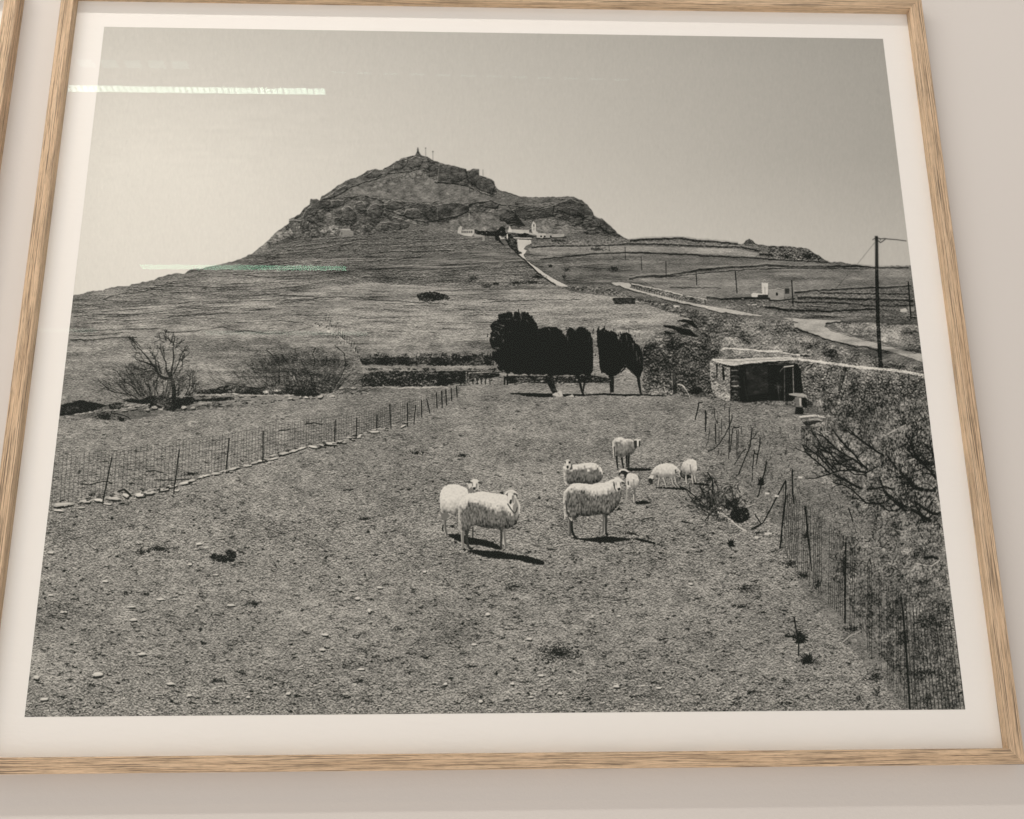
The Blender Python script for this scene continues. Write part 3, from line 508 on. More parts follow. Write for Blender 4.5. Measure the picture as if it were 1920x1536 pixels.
for t,w in (((ZP,760,820,700,780,560,750,450,735,400,700,330,640,280,590),2),((ZP,790,790,740,720,680,660,600,610,560,560,500,480,440,460),1.8),((ZP,830,790,800,700,740,600,690,500,620,430),1.6),((ZP,900,790,900,690,850,640,830,560,840,500),1.8),((ZP,1000,770,970,700,950,600),1.4)): ink.line(zz(*t),w,.8,48,.9,.3)
for t,w,w2 in (((ZP,1200,930,1190,800,1190,700,1170,600,1150,540,1130,500),9,5),((ZP,1150,570,1090,575,1040,560,1000,520,980,460,950,420,870,390,790,360),5,2),((ZP,980,470,975,400,960,300),2.2,1.2),((ZP,950,430,870,320,800,240,750,200),2.6,1.2),((ZP,1130,530,1100,480,1095,380,1060,320),3,1.2),((ZP,1160,530,1170,440,1190,340,1180,200),3,1.2),((ZP,1180,520,1220,460,1250,380,1270,300),2,.9),((ZP,1040,520,1010,450,1000,380),1.8,.9),((ZP,980,475,860,490,790,530),1.6,.9)): ink.line(zz(*t),w,w2,38,1,.3)
for x,y,g in ((265,676,-2.5),(258,652,-2.2),(290,668,-1.7),(306,675,-1.8),(326,652,-1.5),(338,668,-1.0),(325,650,-1.7),(310,640,-2),(300,690,-2.2),(332,690,-.8),(275,690,-2.4)):
    for _ in range(4): twig(x+rng.normal(0,4), y+rng.normal(0,4), g+rng.normal(0,.4), 10, 1.3, 3, 50, .75, .42)
blotch(316,755,28,9,34,200,.9,2.0); blotch(316,750,30,7,118,40,.5,1.4); blotch(290,752,12,6,34,120,.95,2)
ink.flush()
for k in range(330):                # round bush
    x = 565+rng.normal(0,50); twig(x, 735+rng.uniform(-8,4), -1.57+(x-562)/92+rng.normal(0,.3), rng.uniform(20,36), 1.0, 4, 68, .36, .36)
for t in ((ZF,700,800,690,700,640,640,600,560),(ZF,710,640,720,560,700,500,730,440),(ZF,880,820,960,700,1000,600,990,500,900,420),(ZF,560,740,520,640,460,560,420,500),(ZF,400,760,400,600,330,500,280,460),(ZF,740,640,820,590,830,520)): ink.line(zz(*t),2.2,1,40,.85,.3)
blotch(575,736,26,7,32,240,.9,2.2); blotch(610,722,30,8,50,100,.6,1.6); blotch(560,725,50,10,52,150,.5,1.6); ink.flush()
# brush pile
blotch(196,781,17,8,38,190,.85,1.7); blotch(193,776,15,6,120,30,.6,1.2); ink.line(zz(ZP,440,990,560,1010,640,1040,680,1075),1.8,1.2,36,.9,.3); blotch(228,788,8,4,36,40,.9,2); ink.flush()

# ---- cypresses with bare feet
CYP = [zz(ZG,480,240,520,205,560,190,555,145,640,125,670,130,680,180,700,120,740,130,745,190,760,125,800,125,850,165,880,220,905,280,950,265,1000,255,1060,260,1110,290,1150,340,1170,400,1180,560,1170,690,1000,690,850,688,720,682,640,660,560,640,545,610,570,600,500,540,500,490,560,460,500,440,480,380,480,330,500,290),
       zz(ZG,1165,330,1175,275,1200,260,1240,290,1280,262,1330,270,1370,310,1390,380,1395,480,1395,640,1380,690,1250,690,1170,680,1165,500),
       zz(ZG,1440,280,1455,275,1460,330,1470,290,1500,268,1530,300,1580,300,1610,320,1640,440,1680,520,1690,620,1620,690,1540,690,1480,660,1465,600,1455,450,1445,400),
       zz(ZG,1640,370,1660,320,1700,305,1740,330,1770,390,1820,440,1850,520,1850,620,1830,700,1780,690,1740,640,1700,600,1660,500,1635,440)]
for i, c in enumerate(CYP): fill(jag(c+[c[0]],2.0,40+i), 25, (0,3,0), 1.3, 2.6, 1, 11+i)
for q in ((505,225,545,215),(520,250,560,262),(515,290,560,300),(575,275,600,255),(585,330,600,300),(495,348,530,352),(495,450,560,440),(500,470,560,462),(600,370,590,400),(620,190,660,182),(690,190,720,200),(800,190,830,230),(900,290,930,275),(1000,268,1020,300),(1140,330,1150,360),(1220,262,1222,290),(1500,270,1504,300),(1560,305,1566,330),(1640,350,1660,400),(1700,330,1704,380),(1760,400,1764,470),(1790,470,1800,560),(1820,520,1822,600)): ink.line(zz(ZG,*q),1.7,.8,rng.choice([92,112,120]),.8,.6)
for q in ((672,130,680,185),(746,125,750,205),(760,130,752,190),(1236,258,1238,300),(1238,270,1250,300),(1170,330,1175,400),(545,300,560,330),(500,440,560,455),(505,370,490,350),(600,250,560,230),(500,300,520,310)): ink.line(zz(ZG,*q),2.0,1.0,112,.9,.4)
for x0_,y0_,x1_,y1_ in ((560,188,660,178),(690,130,688,190),(748,150,750,210),(600,240,560,330),(640,300,720,290),(500,270,560,300),(520,480,560,470),(590,340,580,430),(1170,420,1172,460),(900,330,980,300),(560,230,520,260)):
    for _ in range(2): x=rng.uniform(-8,8); ink.line(zz(ZG,x0_+x,y0_+x*.4,x1_*.6+x0_*.4+x,y1_*.6+y0_*.4+x*.6),.9,.5,84,.6,.8)
for _ in range(60):
    x = rng.uniform(1170,1200); y = rng.uniform(628,700); ink.line([(x,y),(x+rng.normal(0,1.5),y-rng.uniform(3,7))],.9,.6,rng.choice([20,80,92]),.5)
for _ in range(120):
    c = CYP[rng.integers(4)]; x,y = c[rng.integers(len(c))]; x += rng.normal(0,4); y += rng.normal(0,3)
    if y < 690: ink.line([(x,y+3),(x+rng.normal(0,1),y-rng.uniform(0,3))],1.8,.9,24,.9)
for c in CYP:
    P = np.array(c+[c[0]]); D = np.hypot(*(P[1:]-P[:-1]).T); Lc = np.concatenate([[0],np.cumsum(D)]); cx_, cy_ = P.mean(0)
    for _ in range(int(Lc[-1]*1.1)):
        t = rng.uniform(0,Lc[-1]); x = np.interp(t,Lc,P[:,0]); y = np.interp(t,Lc,P[:,1])
        if y > 698: continue
        ox = (x-cx_); g = math.atan2(-14, ox*.35+rng.normal(0,3)); l = rng.uniform(2,6); ink.line([(x-l*.4*math.cos(g),y-l*.4*math.sin(g)+1),(x+l*.55*math.cos(g),y+l*.55*math.sin(g)+1)],1.7,.6,26,.85)
    for _ in range(90):
        x = rng.uniform(P[:,0].min(),P[:,0].max()); y = rng.uniform(P[:,1].min()+4,690); ink.line([(x,y),(x+rng.normal(0,.7),y-rng.uniform(2,5))],1,.6,rng.choice([66,92]),.5)
for t,w,w2 in (((ZG,1005,690,1020,760,1040,810,1060,845),14,9),((ZG,1265,680,1285,760,1300,830,1315,865),5,3.5),((ZG,1335,690,1320,780,1312,840),4,2.5),((ZG,1565,680,1570,760,1572,845),10,6.5),((ZG,1800,660,1815,760,1832,860),7,3),((ZG,1740,640,1800,700),4,3)): ink.line(zz(*t),w,w2,38,1)
ink.line(zz(ZG,1030,700,1045,790,1075,845),2,1.5,70,.7)
fill(zz(ZG,640,850,800,850,1000,853,1150,858,1350,862,1500,850,1700,862,1920,862,1920,885,1700,880,1500,868,1350,875,1150,885,1000,890,800,882,690,872),32,(0,5,0),1,3,.95)
ink.line(zz(ZH,0,1030,200,1035,400,1040),4,2,34,.9,.4)
for i,(o,q) in enumerate(((ZG,(1035,858,1060,845,1080,848,1100,828,1115,832,1130,870,1130,890,1070,890,1040,880)),(ZG,(1140,895,1160,880,1200,870,1215,858,1228,870,1230,900,1180,905)))): fill(zz(o,*q),176,(0,0,0)); 
ink.line(zz(ZG,1040,872,1070,885),2,None,90,.7); ink.line(zz(ZG,1085,850,1100,870),1.5,None,110,.6); ink.line(zz(ZG,1160,890,1190,880),1.5,None,100,.6); ink.line(zz(ZG,1218,862,1228,870),2,None,60,.8); ink.line(zz(ZG,1360,908,1430,912),1.6,None,185,.8)
# gate and rails
for x in (262,282): ink.line(zz(ZG,x,660,x-2,765),3.2,None,92,.9)
ink.line(zz(ZG,262,660,262,765),1,None,130,.7)
ink.line(zz(ZG,290,668,450,664,640,680),1.5,1.3,140,.8,.2); ink.line(zz(ZG,640,692,760,696),1,None,110,.6)
for k in range(9): ink.line(zz(ZG,322+k*19,705+(k%2)*10,320+k*19,770),1.6,1.4,[30,140][k%2] if k<8 else 60,.85,.2)
for x in (605,630): ink.line(zz(ZG,x,670+(x<620)*30,x,775),3,None,44,.9)
ink.line(zz(ZG,618,700,618,765),1,None,130,.6); blotch(925,712,8,2,150,14,.6,1.4)
ink.flush()
# ---- big dark shrub left of the shed
SHRUB = zz(ZH,150,470,260,420,380,380,440,300,560,330,640,380,800,390,900,470,1080,520,1000,600,970,640,980,860,1000,1000,960,1030,800,1020,600,990,560,1000,440,980,200,1000,160,900,170,700)
fill(SHRUB, 76, (2,30,0), 2.2, 5, 1, 21)
for _ in range(520):
    x = rng.uniform(1205,1340); y = rng.uniform(640,738); ink.line([(x,y),(x+rng.normal(0,1.6),y-rng.uniform(1,4))],1.3,.8,rng.choice([34,38,44,110,125,140]),.6)
blotch(1300,735,18,4,34,100,.8,2); blotch(1258,728,20,5,44,80,.7,2); blotch(1225,650,12,4,50,50,.6)
for _ in range(90):
    x = rng.uniform(1318,1350); ink.line([(x,662),(x+rng.normal(0,5),662-rng.uniform(15,42))],1,.5,rng.choice([70,82,120]),.4)
fill(zz(ZH,505,760,520,755,560,760,575,1010,525,1020),60,(1,6,0)); ink.line(zz(ZH,508,760,520,1015),1.6,None,130,.8)
ink.line(zz(ZH,575,900,640,910,690,980,730,1060),1.9,1.6,176,.9); ink.line(zz(ZH,415,880,425,960,445,1000),1.6,1.2,150,.8); ink.line(zz(ZH,500,800,450,850),1.2,.8,120,.6)
ink.flush()
# ---- stone shed and wall
SHED = zz(ZH,968,600,1110,660,1200,680,1320,670,1920,600) + zz(ZI,300,290,350,320,370,420,385,660,260,755,0,745) + zz(ZH,1440,1130,1340,1110,1190,1105,1030,1050,990,960,970,800)
WALL = zz(ZI,360,300,500,325,640,345,800,365,1000,390,1200,405,1640,470,1660,600,1700,900,1300,1000,1000,1040,760,1000,430,760,385,660,370,420)
fill(WALL, 106, (0,28,0), .8, 4)
fill(zz(ZI,900,560,1640,560,1700,960,1400,1100,1000,1100,800,950), 86, (0,30,0), 4, 9)
fill(zz(ZH,1090,490,1140,465,1480,485,1560,500,1750,495,1920,530)+zz(ZI,350,262,360,290,0,290)+zz(ZH,1190,580,1140,560), 128, (0,24,0), .6, 3)
fill(zz(ZH,968,612,1110,660,1215,690,1215,1090,1180,1105,1030,1050,985,960,970,800), 140, (0,30,0), .5, 3)
fill(zz(ZH,1040,650,1060,660,1055,830,1045,830),34); fill(zz(ZH,1110,680,1135,700,1145,850,1120,850),34)
fill(zz(ZH,1210,690,1330,680,1340,1110,1210,1100), 52, (0,20,0), .4, 3)
for k,(y,v) in enumerate(((735,120),(865,95),(920,130),(985,80),(800,85),(1040,70))): ink.line(zz(ZH,1225,y,1310,y+2),2.6,2.4,v,.8)
fill(zz(ZH,1330,680,1450,665,1660,650,1920,650)+zz(ZI,310,350,345,420,370,650,250,750,0,740)+zz(ZH,1440,1120,1330,1110), 36, (0,9,0))
fill(zz(ZH,1395,690,1660,660,1665,1000,1420,1040),60,(0,5,0),a=.8)
ink.line(zz(ZH,1370,800,1400,1000,1420,1090),1.6,1.2,74,.8); ink.line(zz(ZH,1860,700,1862,1100),2.2,None,84,.9); ink.line(zz(ZH,1665,660,1920,670),1.5,None,90,.7)
for g in range(7): a = g*.9; ink.line([(1459,726),(1459+8*math.cos(a),726+9*math.sin(a))],1.2,.8,104,.7)
ink.line([(1459,726),(1461,752)],2.2,1.5,80,.8); ink.line([(1470,688),(1488,686)],2.4,None,175,.9); ink.line([(1462,697),(1470,688)],1.4,None,130,.7)
ink.line([(1486.5,690),(1488,738)],1.8,None,130,.8); ink.line([(1504,690),(1507,735)],1.2,None,120,.6)
fill(zz(ZH,975,610,1000,595,1200,600,1400,590,1600,580,1920,575)+zz(ZI,320,292,320,312,0,330)+zz(ZH,1440,650,1240,680,1180,672,1080,645),188,(0,10,0),.5,3)
ink.line(zz(ZH,1020,612,1160,620,1300,632,1500,612,1900,596),1,None,120,.6,.3); ink.line(zz(ZH,1130,675,1210,692,1400,668,1700,640,1920,628),1.8,1.4,48,.8)
ink.line(zz(ZH,1095,488,1150,466,1300,475,1480,490,1600,505,1750,498,1840,505)+zz(ZI,0,225,100,218,200,240,340,262),2.8,2.4,196,.9,.4)
ink.line(zz(ZI,320,300,500,325,640,345,800,365,1000,392,1200,410,1400,430,1645,470),4.2,5,196,.95,.6); ink.line(zz(ZI,340,265,440,270),3,None,46,.8)
fill(zz(ZI,770,390,815,385,840,390,780,610,745,700,740,640,760,500),72,(0,6,0),.3); ink.line(zz(ZI,825,392,790,560,750,690),1.6,1.2,34,.8)
for _ in range(1500):                 # stones of the wall
    x = rng.uniform(1503,1735); top = np.interp(x,[1503,1640,1735],[680,693,706]); y = top+rng.uniform(0,75)
    if x<1512 and y>735: continue
    ink.line([(x,y),(x+rng.uniform(1,3.2),y+rng.normal(0,.5))],rng.uniform(1.2,2.2),1.2,rng.choice([40,48,60,140,160,178]) if x<1600 else rng.choice([36,44,56,110,135,165]),.65)
# stone table and bench
white(176,1478,738.5, 1492,737, 1506,738, 1513,742, 1512,744, 1495,744, 1480,741); white(130,1490,745, 1503,745, 1503,763, 1492,763); ink.line([(1500,747),(1501,761)],3,None,176,.9); white(40,1492,763, 1505,764, 1508,777, 1490,777); fill(zz(Z1,1503,746,1512,746,1514,765,1505,764),44)
white(46,1503,790, 1560,788, 1566,800, 1535,806, 1505,804, 1494,800); ink.line([(1491,782),(1510,781),(1530,779.5),(1547,783)],4,2.6,192,.95,.3); ink.line([(1506,775),(1540,779),(1558,781)],1.6,1.4,150,.7); ink.line([(1516,787),(1530,786),(1540,789),(1558,790)],1.8,None,150,.7,.4)
for _ in range(40): x=rng.uniform(1491,1509); y=rng.uniform(785,803); ink.line([(x,y),(x+2,y+1)],2,1.4,rng.choice([44,150,170]),.8)
ink.flush()
# ---- utility pole
ink.line([(1643.5,449),(1644,520),(1646,600),(1651,689)],5.2,7.2,42,1); ink.line([(1642,450),(1643.5,560),(1649,689)],1,1.2,66,.6); ink.line([(1643,443),(1643.5,452)],5,5.5,36,1); ink.line([(1640,447),(1636,450)],1.3,None,60,.8)
ink.line(zz(ZD,1320,170,1350,180,1400,175,1440,182,1550,190,1660,205),1.5,1.3,64,.9); ink.line(zz(ZD,1325,205,1350,225,1380,205,1410,180),1.6,1.3,52,.9); ink.line(zz(ZD,1345,180,1350,200),1.3,None,60,.8)
ink.line([(1640,455),(1607,496)],.9,None,120,.8); ink.line([(1590,515),(1568,540)],.8,None,76,.6); ink.flush()

# ---- near field tone
NEAR = [(60,775),(230,790),(330,772),(560,755),(700,735),(860,727),(1000,745),(1190,742),(1320,745),(1480,775),(1520,810),(1600,860),(1900,1000),(1900,1400),(20,1400)]
m, x0, y0 = rough_mask(NEAR, 3, 7, 31)
put(m,x0,y0,129); h,w = m.shape
y_ = yy[y0:y0+h,x0:x0+w]; x_ = xx[y0:y0+h,x0:x0+w]
a = np.interp(y_[:,0],[730,800,900,1000,1340],[22,32,42,47,50]).astype(np.float32)[:,None]+0*x_
setamp(m,x0,y0,a,0,0)
# shed bushes and the pile return over the field
fill(zz(Z1,1320,745,1480,765,1560,850,1540,900,1700,1000,1790,1200,1800,1330,1690,1330,1600,1220,1500,1100,1470,1000,1400,930,1320,830),118,(27,7,0),7,12,.9,41)
fill(zz(Z1,1500,800,1560,790,1740,740,1756,860,1770,1060,1640,1000,1560,900,1510,850),100,(4,28,0),6,10,.9,43)
fill(zz(Z1,1590,1000,1770,1040,1800,1330,1720,1330,1620,1180,1560,1080),104,(4,28,0),8,12,.85,44)
# large, soft variation of the grass
n = vnoise(PH,PW,12,24,71)*4.2+vnoise(PH,PW,50,120,72)*4+vnoise(PH,PW,5,8,73)*4.5
img += np.where(yy>600,1,.55)*n*(np.maximum(AF,AS)>4)
band = vnoise(PH,PW,4.5,70,81)*7+vnoise(PH,PW,9,40,82)*5; img += band*smooth((yy-455)/25)*smooth((735-yy)/50)*(AF>6)
img += (vnoise(PH,PW,4,7,83)*5+vnoise(PH,PW,10,14,84)*4)*(AR>6)*(yy<470)
img += (vnoise(PH,PW,12,12,85)*9+vnoise(PH,PW,26,20,86)*9)*(AS>14)
for x,y,rx,ry,n_ in ((265,1036,12,6,60),(300,1029,24,7,150),(236,1112,14,4,30),(477,1133,14,6,60),(1043,1223,52,20,420),(1050,1228,30,12,160),(1396,1104,26,10,120),(1390,1138,20,6,60),(1500,1190,16,14,90),(1515,1240,24,9,160),(1490,1195,8,5,50),
  (1600,1180,20,9,150),(1535,1095,12,10,90),(1245,1262,5,2,10),(404,1278,10,6,50),(676,1278,18,6,60),(867,855,14,5,50),(683,973,14,4,50),(1370,1020,9,9,60),(780,850,26,10,60),(1420,1000,14,4,30),(1690,1160,24,22,140),(1640,1270,22,16,170),(1730,1262,60,12,340),
  (1760,1172,22,12,160),(1645,1300,10,14,60),(1610,1310,8,10,50),(1480,1320,14,5,40),(930,985,10,3,14),(750,1180,20,6,30),(1290,1180,8,3,16),(880,905,24,4,20),(1080,1050,12,4,20),(960,1100,26,7,50),(1180,1000,22,5,50),(1140,1010,18,3,50),(1480,1058,18,10,120),(1505,1080,16,8,80),(1512,1005,12,8,60)):
    blotch(x,y,rx,ry,46,int(n_*.95),.7,1.8)
for x,y in ((401,1045),(412,1047),(421,1048),(430,1037),(437,1040),(433,1048)): blotch(x,y,6,6.5,30,46,.85,2.2); blotch(x+1,y-3,4,3,92,6,.6,1.4)
for _ in range(900):                 # scattered tufts
    x = rng.uniform(90,1480); y = 745+rng.random()**.8*580; s = np.interp(y,[745,1330],[.7,1.5])
    for k in range(rng.integers(2,7)): ink.line([(x+rng.normal(0,4*s),y+rng.normal(0,1.4*s)),(x+rng.normal(0,4*s),y+rng.normal(0,1.4*s))],1.6*s,1*s,rng.uniform(50,75),.5)
ink.flush()

# ---- grain over everything painted so far
s1 = grain(.55,.95,101,.7); s2 = grain(.68,.95,102,.7); s3 = grain(.9,1.1,103,.7); s4 = grain(.6,.65,104,.5)
dk = np.maximum(unit(gauss(np.random.default_rng(109).standard_normal((PH,PW)).astype(np.float32),1.3,2.3))-1.35,0)
wy = np.interp(np.arange(PH),[720,850,1050,1340],[0,.4,1.15,2])[:,None].astype(np.float32)
GF = s1*np.clip(1-wy,0,1)+s2*np.clip(1-abs(wy-1),0,1)+s3*np.clip(wy-1,0,1)
GF = GF*np.interp(np.arange(PH),[700,1000],[.66,.5])[:,None].astype(np.float32)+s4*.42-dk*1.1*np.clip(wy+.25,0,1)+.08
SC = grain(1.1,1.0,105,.6); SC = SC*.75+.6*grain(.6,.6,106,.4); SC = np.where((xx>1440)&(yy>740), SC*.75+.5*grain(2.2,.9,108,.3), SC)
# crags: cellular shading
def cells(h, w, s, seed):
    r = np.random.default_rng(seed); gh, gw = int(h/s)+3, int(w/s)+3; px = r.random((gh,gw)); py = r.random((gh,gw)); tv = r.standard_normal((gh,gw))
    Y, X = np.mgrid[0:h,0:w]/s; ci = Y.astype(int); cj = X.astype(int); b1 = np.full((h,w),9.); b2 = b1.copy(); tt = np.zeros((h,w)); oy = tt.copy()
    for dy in (-1,0,1):
        for dx in (-1,0,1):
            i = np.clip(ci+dy,0,gh-1); j = np.clip(cj+dx,0,gw-1); ddx = cj+dx+px[i,j]-X; ddy = (ci+dy+py[i,j]-Y); d = ddx**2+ddy**2
            c = d<b1; b2 = np.where(c,b1,np.minimum(b2,d)); tt = np.where(c,tv[i,j],tt); oy = np.where(c,ddy,oy); b1 = np.where(c,d,b1)
    e = np.sqrt(b2)-np.sqrt(b1); return unit(np.minimum(e,.3)*3.2+tt*.25+oy*1.0)
RK = np.zeros_like(img); RK[280:480,440:1200] = cells(200,760,24,4)*.55+cells(200,760,11,5)*.5+cells(200,760,5,6)*.25
RK = RK+.6*grain(.9,1.0,107,.8)
img += AF*GF*.82+AS*SC*.85+AR*RK*.85
img = np.clip(img, 24, 226)
lowc = AF+AS>20
img = np.where(lowc & (img<60), 34+(img-24)*.72, img)

# blades and crumbs of grazed turf
nb = 15000; bx = rng.uniform(50,1800,nb); by = 745+rng.random(nb)**.85*600; bs = np.interp(by,[745,1330],[.55,1.25]); ba = rng.uniform(-2.6,-.5,nb); bl_ = rng.uniform(1.2,4.2,nb)*bs; bv = rng.choice([48,56,66,150,164,178,190],nb,p=[.16,.16,.14,.16,.16,.13,.09])
for x,y,s_,g,l,v in zip(bx,by,bs,ba,bl_,bv): ink.line([(x,y),(x+l*math.cos(g)*1.3,y+l*math.sin(g)*.8)],1.15*s_+.25,.6*s_,v,.42)
nb = 5000; bx = rng.uniform(130,1500,nb); by = rng.uniform(500,760,nb)
for x,y in zip(bx,by):
    if y > np.interp(x,[130,300,480,700,1500],[570,535,500,500,600]): ink.line([(x,y),(x+rng.uniform(.8,3.2),y-rng.uniform(-.3,1))],1,.6,rng.choice([52,64,150,165]),.34)
ink.flush()
# stones scattered in the near field
for x,y,w,h in ((68,1270,13,8),(184,1264,20,9),(83,1311,15,6),(319,1282,18,7),(355,1304,11,6),(250,1162,14,6),(246,1138,18,4),(265,1226,18,6),(433,1135,14,5),(670,1122,10,6),(692,1145,7,8),(889,1209,11,4),(605,1218,11,6),(609,1190,14,5),(992,1198,12,5),(1014,1267,13,5),(1156,1287,12,6),
   (677,1255,14,5),(835,1283,8,6),(901,1315,8,6),(796,1072,8,5),(712,1102,12,5),(914,1152,9,6),(540,1300,10,6),(118,1148,12,4),(95,1116,12,4),(322,1085,0,0),(373,1020,14,5),(356,1058,9,5),(300,1124,14,4),(196,1090,12,5),(121,1148,10,4),(95,1036,14,5),(404,1078,12,3),(1160,1155,10,3),(1295,1095,10,4),(465,1307,10,5),(960,1282,8,5),(995,1307,12,4),(1050,1300,10,5),(1235,1290,12,4)):
    if w: stone(x,y,w,h,rng.uniform(190,214))
for _ in range(520):
    x = rng.uniform(90,1300); y = 850+rng.random()**.7*480; s = np.interp(y,[850,1330],[.7,1.35])
    if rng.random() > np.interp(x,[90,700,1300],[1,.7,.3]): continue
    v = rng.uniform(160,205); l = rng.uniform(2.5,6)*s; ink.line([(x+.6,y+1.4*s),(x+l,y+1.4*s)],1.5*s,1.2*s,46,.7); ink.line([(x,y),(x+l,y+rng.normal(0,.7))],1.9*s,1.1*s,v,.85)
for _ in range(260):
    x = rng.uniform(80,1700); y = rng.uniform(760,1335); s = np.interp(y,[760,1330],[.7,1.3]); ink.line([(x,y),(x+rng.uniform(1,4)*s,y+rng.normal(0,.5))],1.9*s,1.3*s,34,.7)
ink.flush()
# twigs on the ground
for p,v,w in ((zz(ZT,40,985-245,160,1000-245),160,1.8),(zz(ZT,700,830,780,770,880,720),168,1.8),(zz(ZT,905,620,920,700,925,790),160,1.6),(zz(Z1,1295,1238,1330,1246),165,1.8),(zz(ZN,400,990,400,950,560,900,720,855),150,2),(zz(ZN,100,985,210,960),50,2.2),(zz(ZN,560,1010,700,1035),45,2.4)): ink.line(p,w,w*.7,v,.85,.4)
ink.flush()

# ---- fence on the left
gb = np.array([(92,962),(120,945),(180,935),(240,924),(300,915),(360,900),(420,884),(470,868),(520,850),(590,835),(640,826),(700,806),(760,790),(800,775),(840,755),(866,735)],float)
gt = np.array([(92,848),(150,847),(210,845),(300,830),(420,816),(500,800),(560,790),(620,782),(700,770),(760,752),(820,738),(866,724)],float)
fb = lambda x: np.interp(x,gb[:,0],gb[:,1]); ft = lambda x: np.interp(x,gt[:,0],gt[:,1])
x = 96.
while x < 866:
    st = np.interp(x,[96,470,866],[8.2,5.6,3.4]); dy = rng.uniform(-2,5); ink.line([(x+rng.normal(0,.3)+np.interp(x,[96,600],[7,0]),ft(x+6)+dy),(x,fb(x)-2)],.9,None,56,np.interp(x,[96,866],[.5,.36])*rng.uniform(.7,1.1),.35); x += st*rng.uniform(.85,1.15)
for k in range(9):
    t = k/8; xs = np.arange(94,866,12.); ink.line([(a,ft(a)*(1-t)+(fb(a)-2)*t) for a in xs],.8,None,60,.34 if k else .3,.35)
for a,b,c,d in ((210,857,192,945),(336,843,326,926),(430,822,423,888),(493.5,808,493,866),(629,788,627,840),(669,784,668,822),(707,778,706,806),(731,758,733,804),(764,756,764,800),(779,760,776,795),(790,750,791,783),(800,748,806,775),(818,736,820,766),(828,733,829,765),(836,730,837,760),(846,728,847,752),(856,724,857,745)):
    ink.line([(a,b),(c,d)],1.9 if a<520 else 1.5,None,38,.9,.15)
for p in (zz(ZJ,340,805,420,815,500,790,580,780,625,805),zz(ZJ,930,690,1010,685,1080,705),zz(ZF,630,1130,720,1120,790,1135),zz(ZJ,1000,770,1180,770,1330,760),zz(ZF,400,1190,500,1175)): ink.line(p,2,1.4,44,.8,.3)
blotch(208,911-20,3,2,40,4); ink.flush()
for x,y,w,h,a in ((118,946,44,11,-.08),(110,957,24,7,.1),(160,940,26,9,-.1),(186,938,24,9,.1),(212,934,30,9,.15),(236,929,16,9,.5),(262,928,24,10,0),(280,924,26,9,-.1),(306,918,26,8,-.2),(320,912,22,7,-.1),(346,906,26,7,-.2),(362,901,18,6,-.2),(382,893,24,6,-.25),(402,888,22,6,-.1),(420,884,22,6,-.2),(440,879,26,7,-.25),(462,873,20,6,-.1),(478,868,18,6,-.2),(492,864,22,6,-.1),(516,860,18,5,-.2),(532,850,32,7,-.25),(552,845,22,6,-.3),(566,841,20,5,-.3),(586,838,20,6,.2),(604,835,18,6,.4),(622,832,24,8,.1),(640,828,20,7,.2),(658,822,18,7,.5),(676,818,12,7,-.6),(700,810,24,5,0),(722,805,12,5,.2),(756,799,14,5,-.5),(150,952,18,6,0),(200,945,20,5,.1),(330,920,14,5,0),(505,868,10,4,0)):
    stone(x+rnd.uniform(-2,2),y,w*.9,h*.75,rnd.uniform(165,212),34,a)
for _ in range(170):
    x = rng.uniform(96,760); y = fb(x)+rng.normal(2,3.2); ink.line([(x,y),(x+rng.uniform(2,9),y+rng.normal(-1,1))],rng.uniform(1.2,2.6),1.2,rng.choice([34,40,150,180,60]),.75)
for x,w,a in ((228,24,.75),): ink.line([(222,922),(232,917),(246,930)],4,3,46,.9); ink.line([(224,919),(234,915),(247,926)],1.6,1.2,160,.8)
for a,b,c,d in ((196,925,192,945),(327,905,326,926),(493,850,493,868)): ink.line([(a,b),(c,d)],1.8,None,38,.9)
blotch(1258-900,895-6,12,3,40,40,.7,2); ink.flush()
# ---- fence on the right
for t,w in (((ZR,240,120,230,200,190,380),3.2),((ZR,245,120,300,115),3),((ZR,340,240,345,560),2.8),((ZR,350,250,360,440),1.6),((ZR,490,440,500,740),2.8),((ZR,470,200,480,340,520,440),1.6),((ZR,700,240,700,400,700,600,690,960),2.2),((ZR,740,300,735,380,700,480,640,600,560,720,480,810,380,860),2.2),((ZR,750,510,730,700,710,860),2),((ZR,760,490,800,500,850,490),3.6),((ZR,835,520,830,800),1.6),((ZR,810,540,815,960),1.6),
 ((ZR,1040,500,1030,640,1010,780,960,900,900,1040,840,1200,810,1215),2.8),((ZR,1120,560,1060,650,980,720),1.6),((ZR,950,810,880,880,770,1060),1.8),((ZR,1160,640,1160,740,1130,880,1100,1050),3),((ZR,1070,830,1080,890,1130,900),3),((ZR,1065,900,1050,1100,1040,1300),2.4),((ZR,1260,1010,1230,1160,1190,1300,1140,1500,1120,1540),3.6),((ZR,1550,1290,1480,1420,1420,1530),2),((ZR,1640,1150,1645,1400,1650,1540),2.2),((ZR,545,560,545,700),1.4),((ZR,585,360,585,600),1.4),((ZR,880,480,885,600),1.2),((ZR,400,560,380,700,350,780),1.2)):
    ink.line(zz(*t),w*.72,w*.6,42,.8,.2)
for t,w in (((ZN,1810,520,1700,730,1540,1030,1430,1100),2.2),((ZN,1820,700,1790,900,1745,1330),2.6),((ZN,1890,400,1895,600,1910,800),2),((ZO,245,215,245,460),2.4),((ZO,180,330,175,500,150,700,120,1010),2.6),((ZO,370,580,385,700,400,880,420,1030),3.4),((ZO,420,1040,435,1230),2),((ZO,752,880,752,980),2),((ZO,780,900,770,1200,770,1536),3.4),((ZO,805,600,850,740),2),
   ((ZT,735,0,732,330,730,650),3.4),((ZT,1262,400,1280,560,1300,800,1320,1040,1345,1465),4),((ZT,715,0,715,200),1.4)): ink.line(zz(*t),w*.8,w*.9,30,.92,.1)
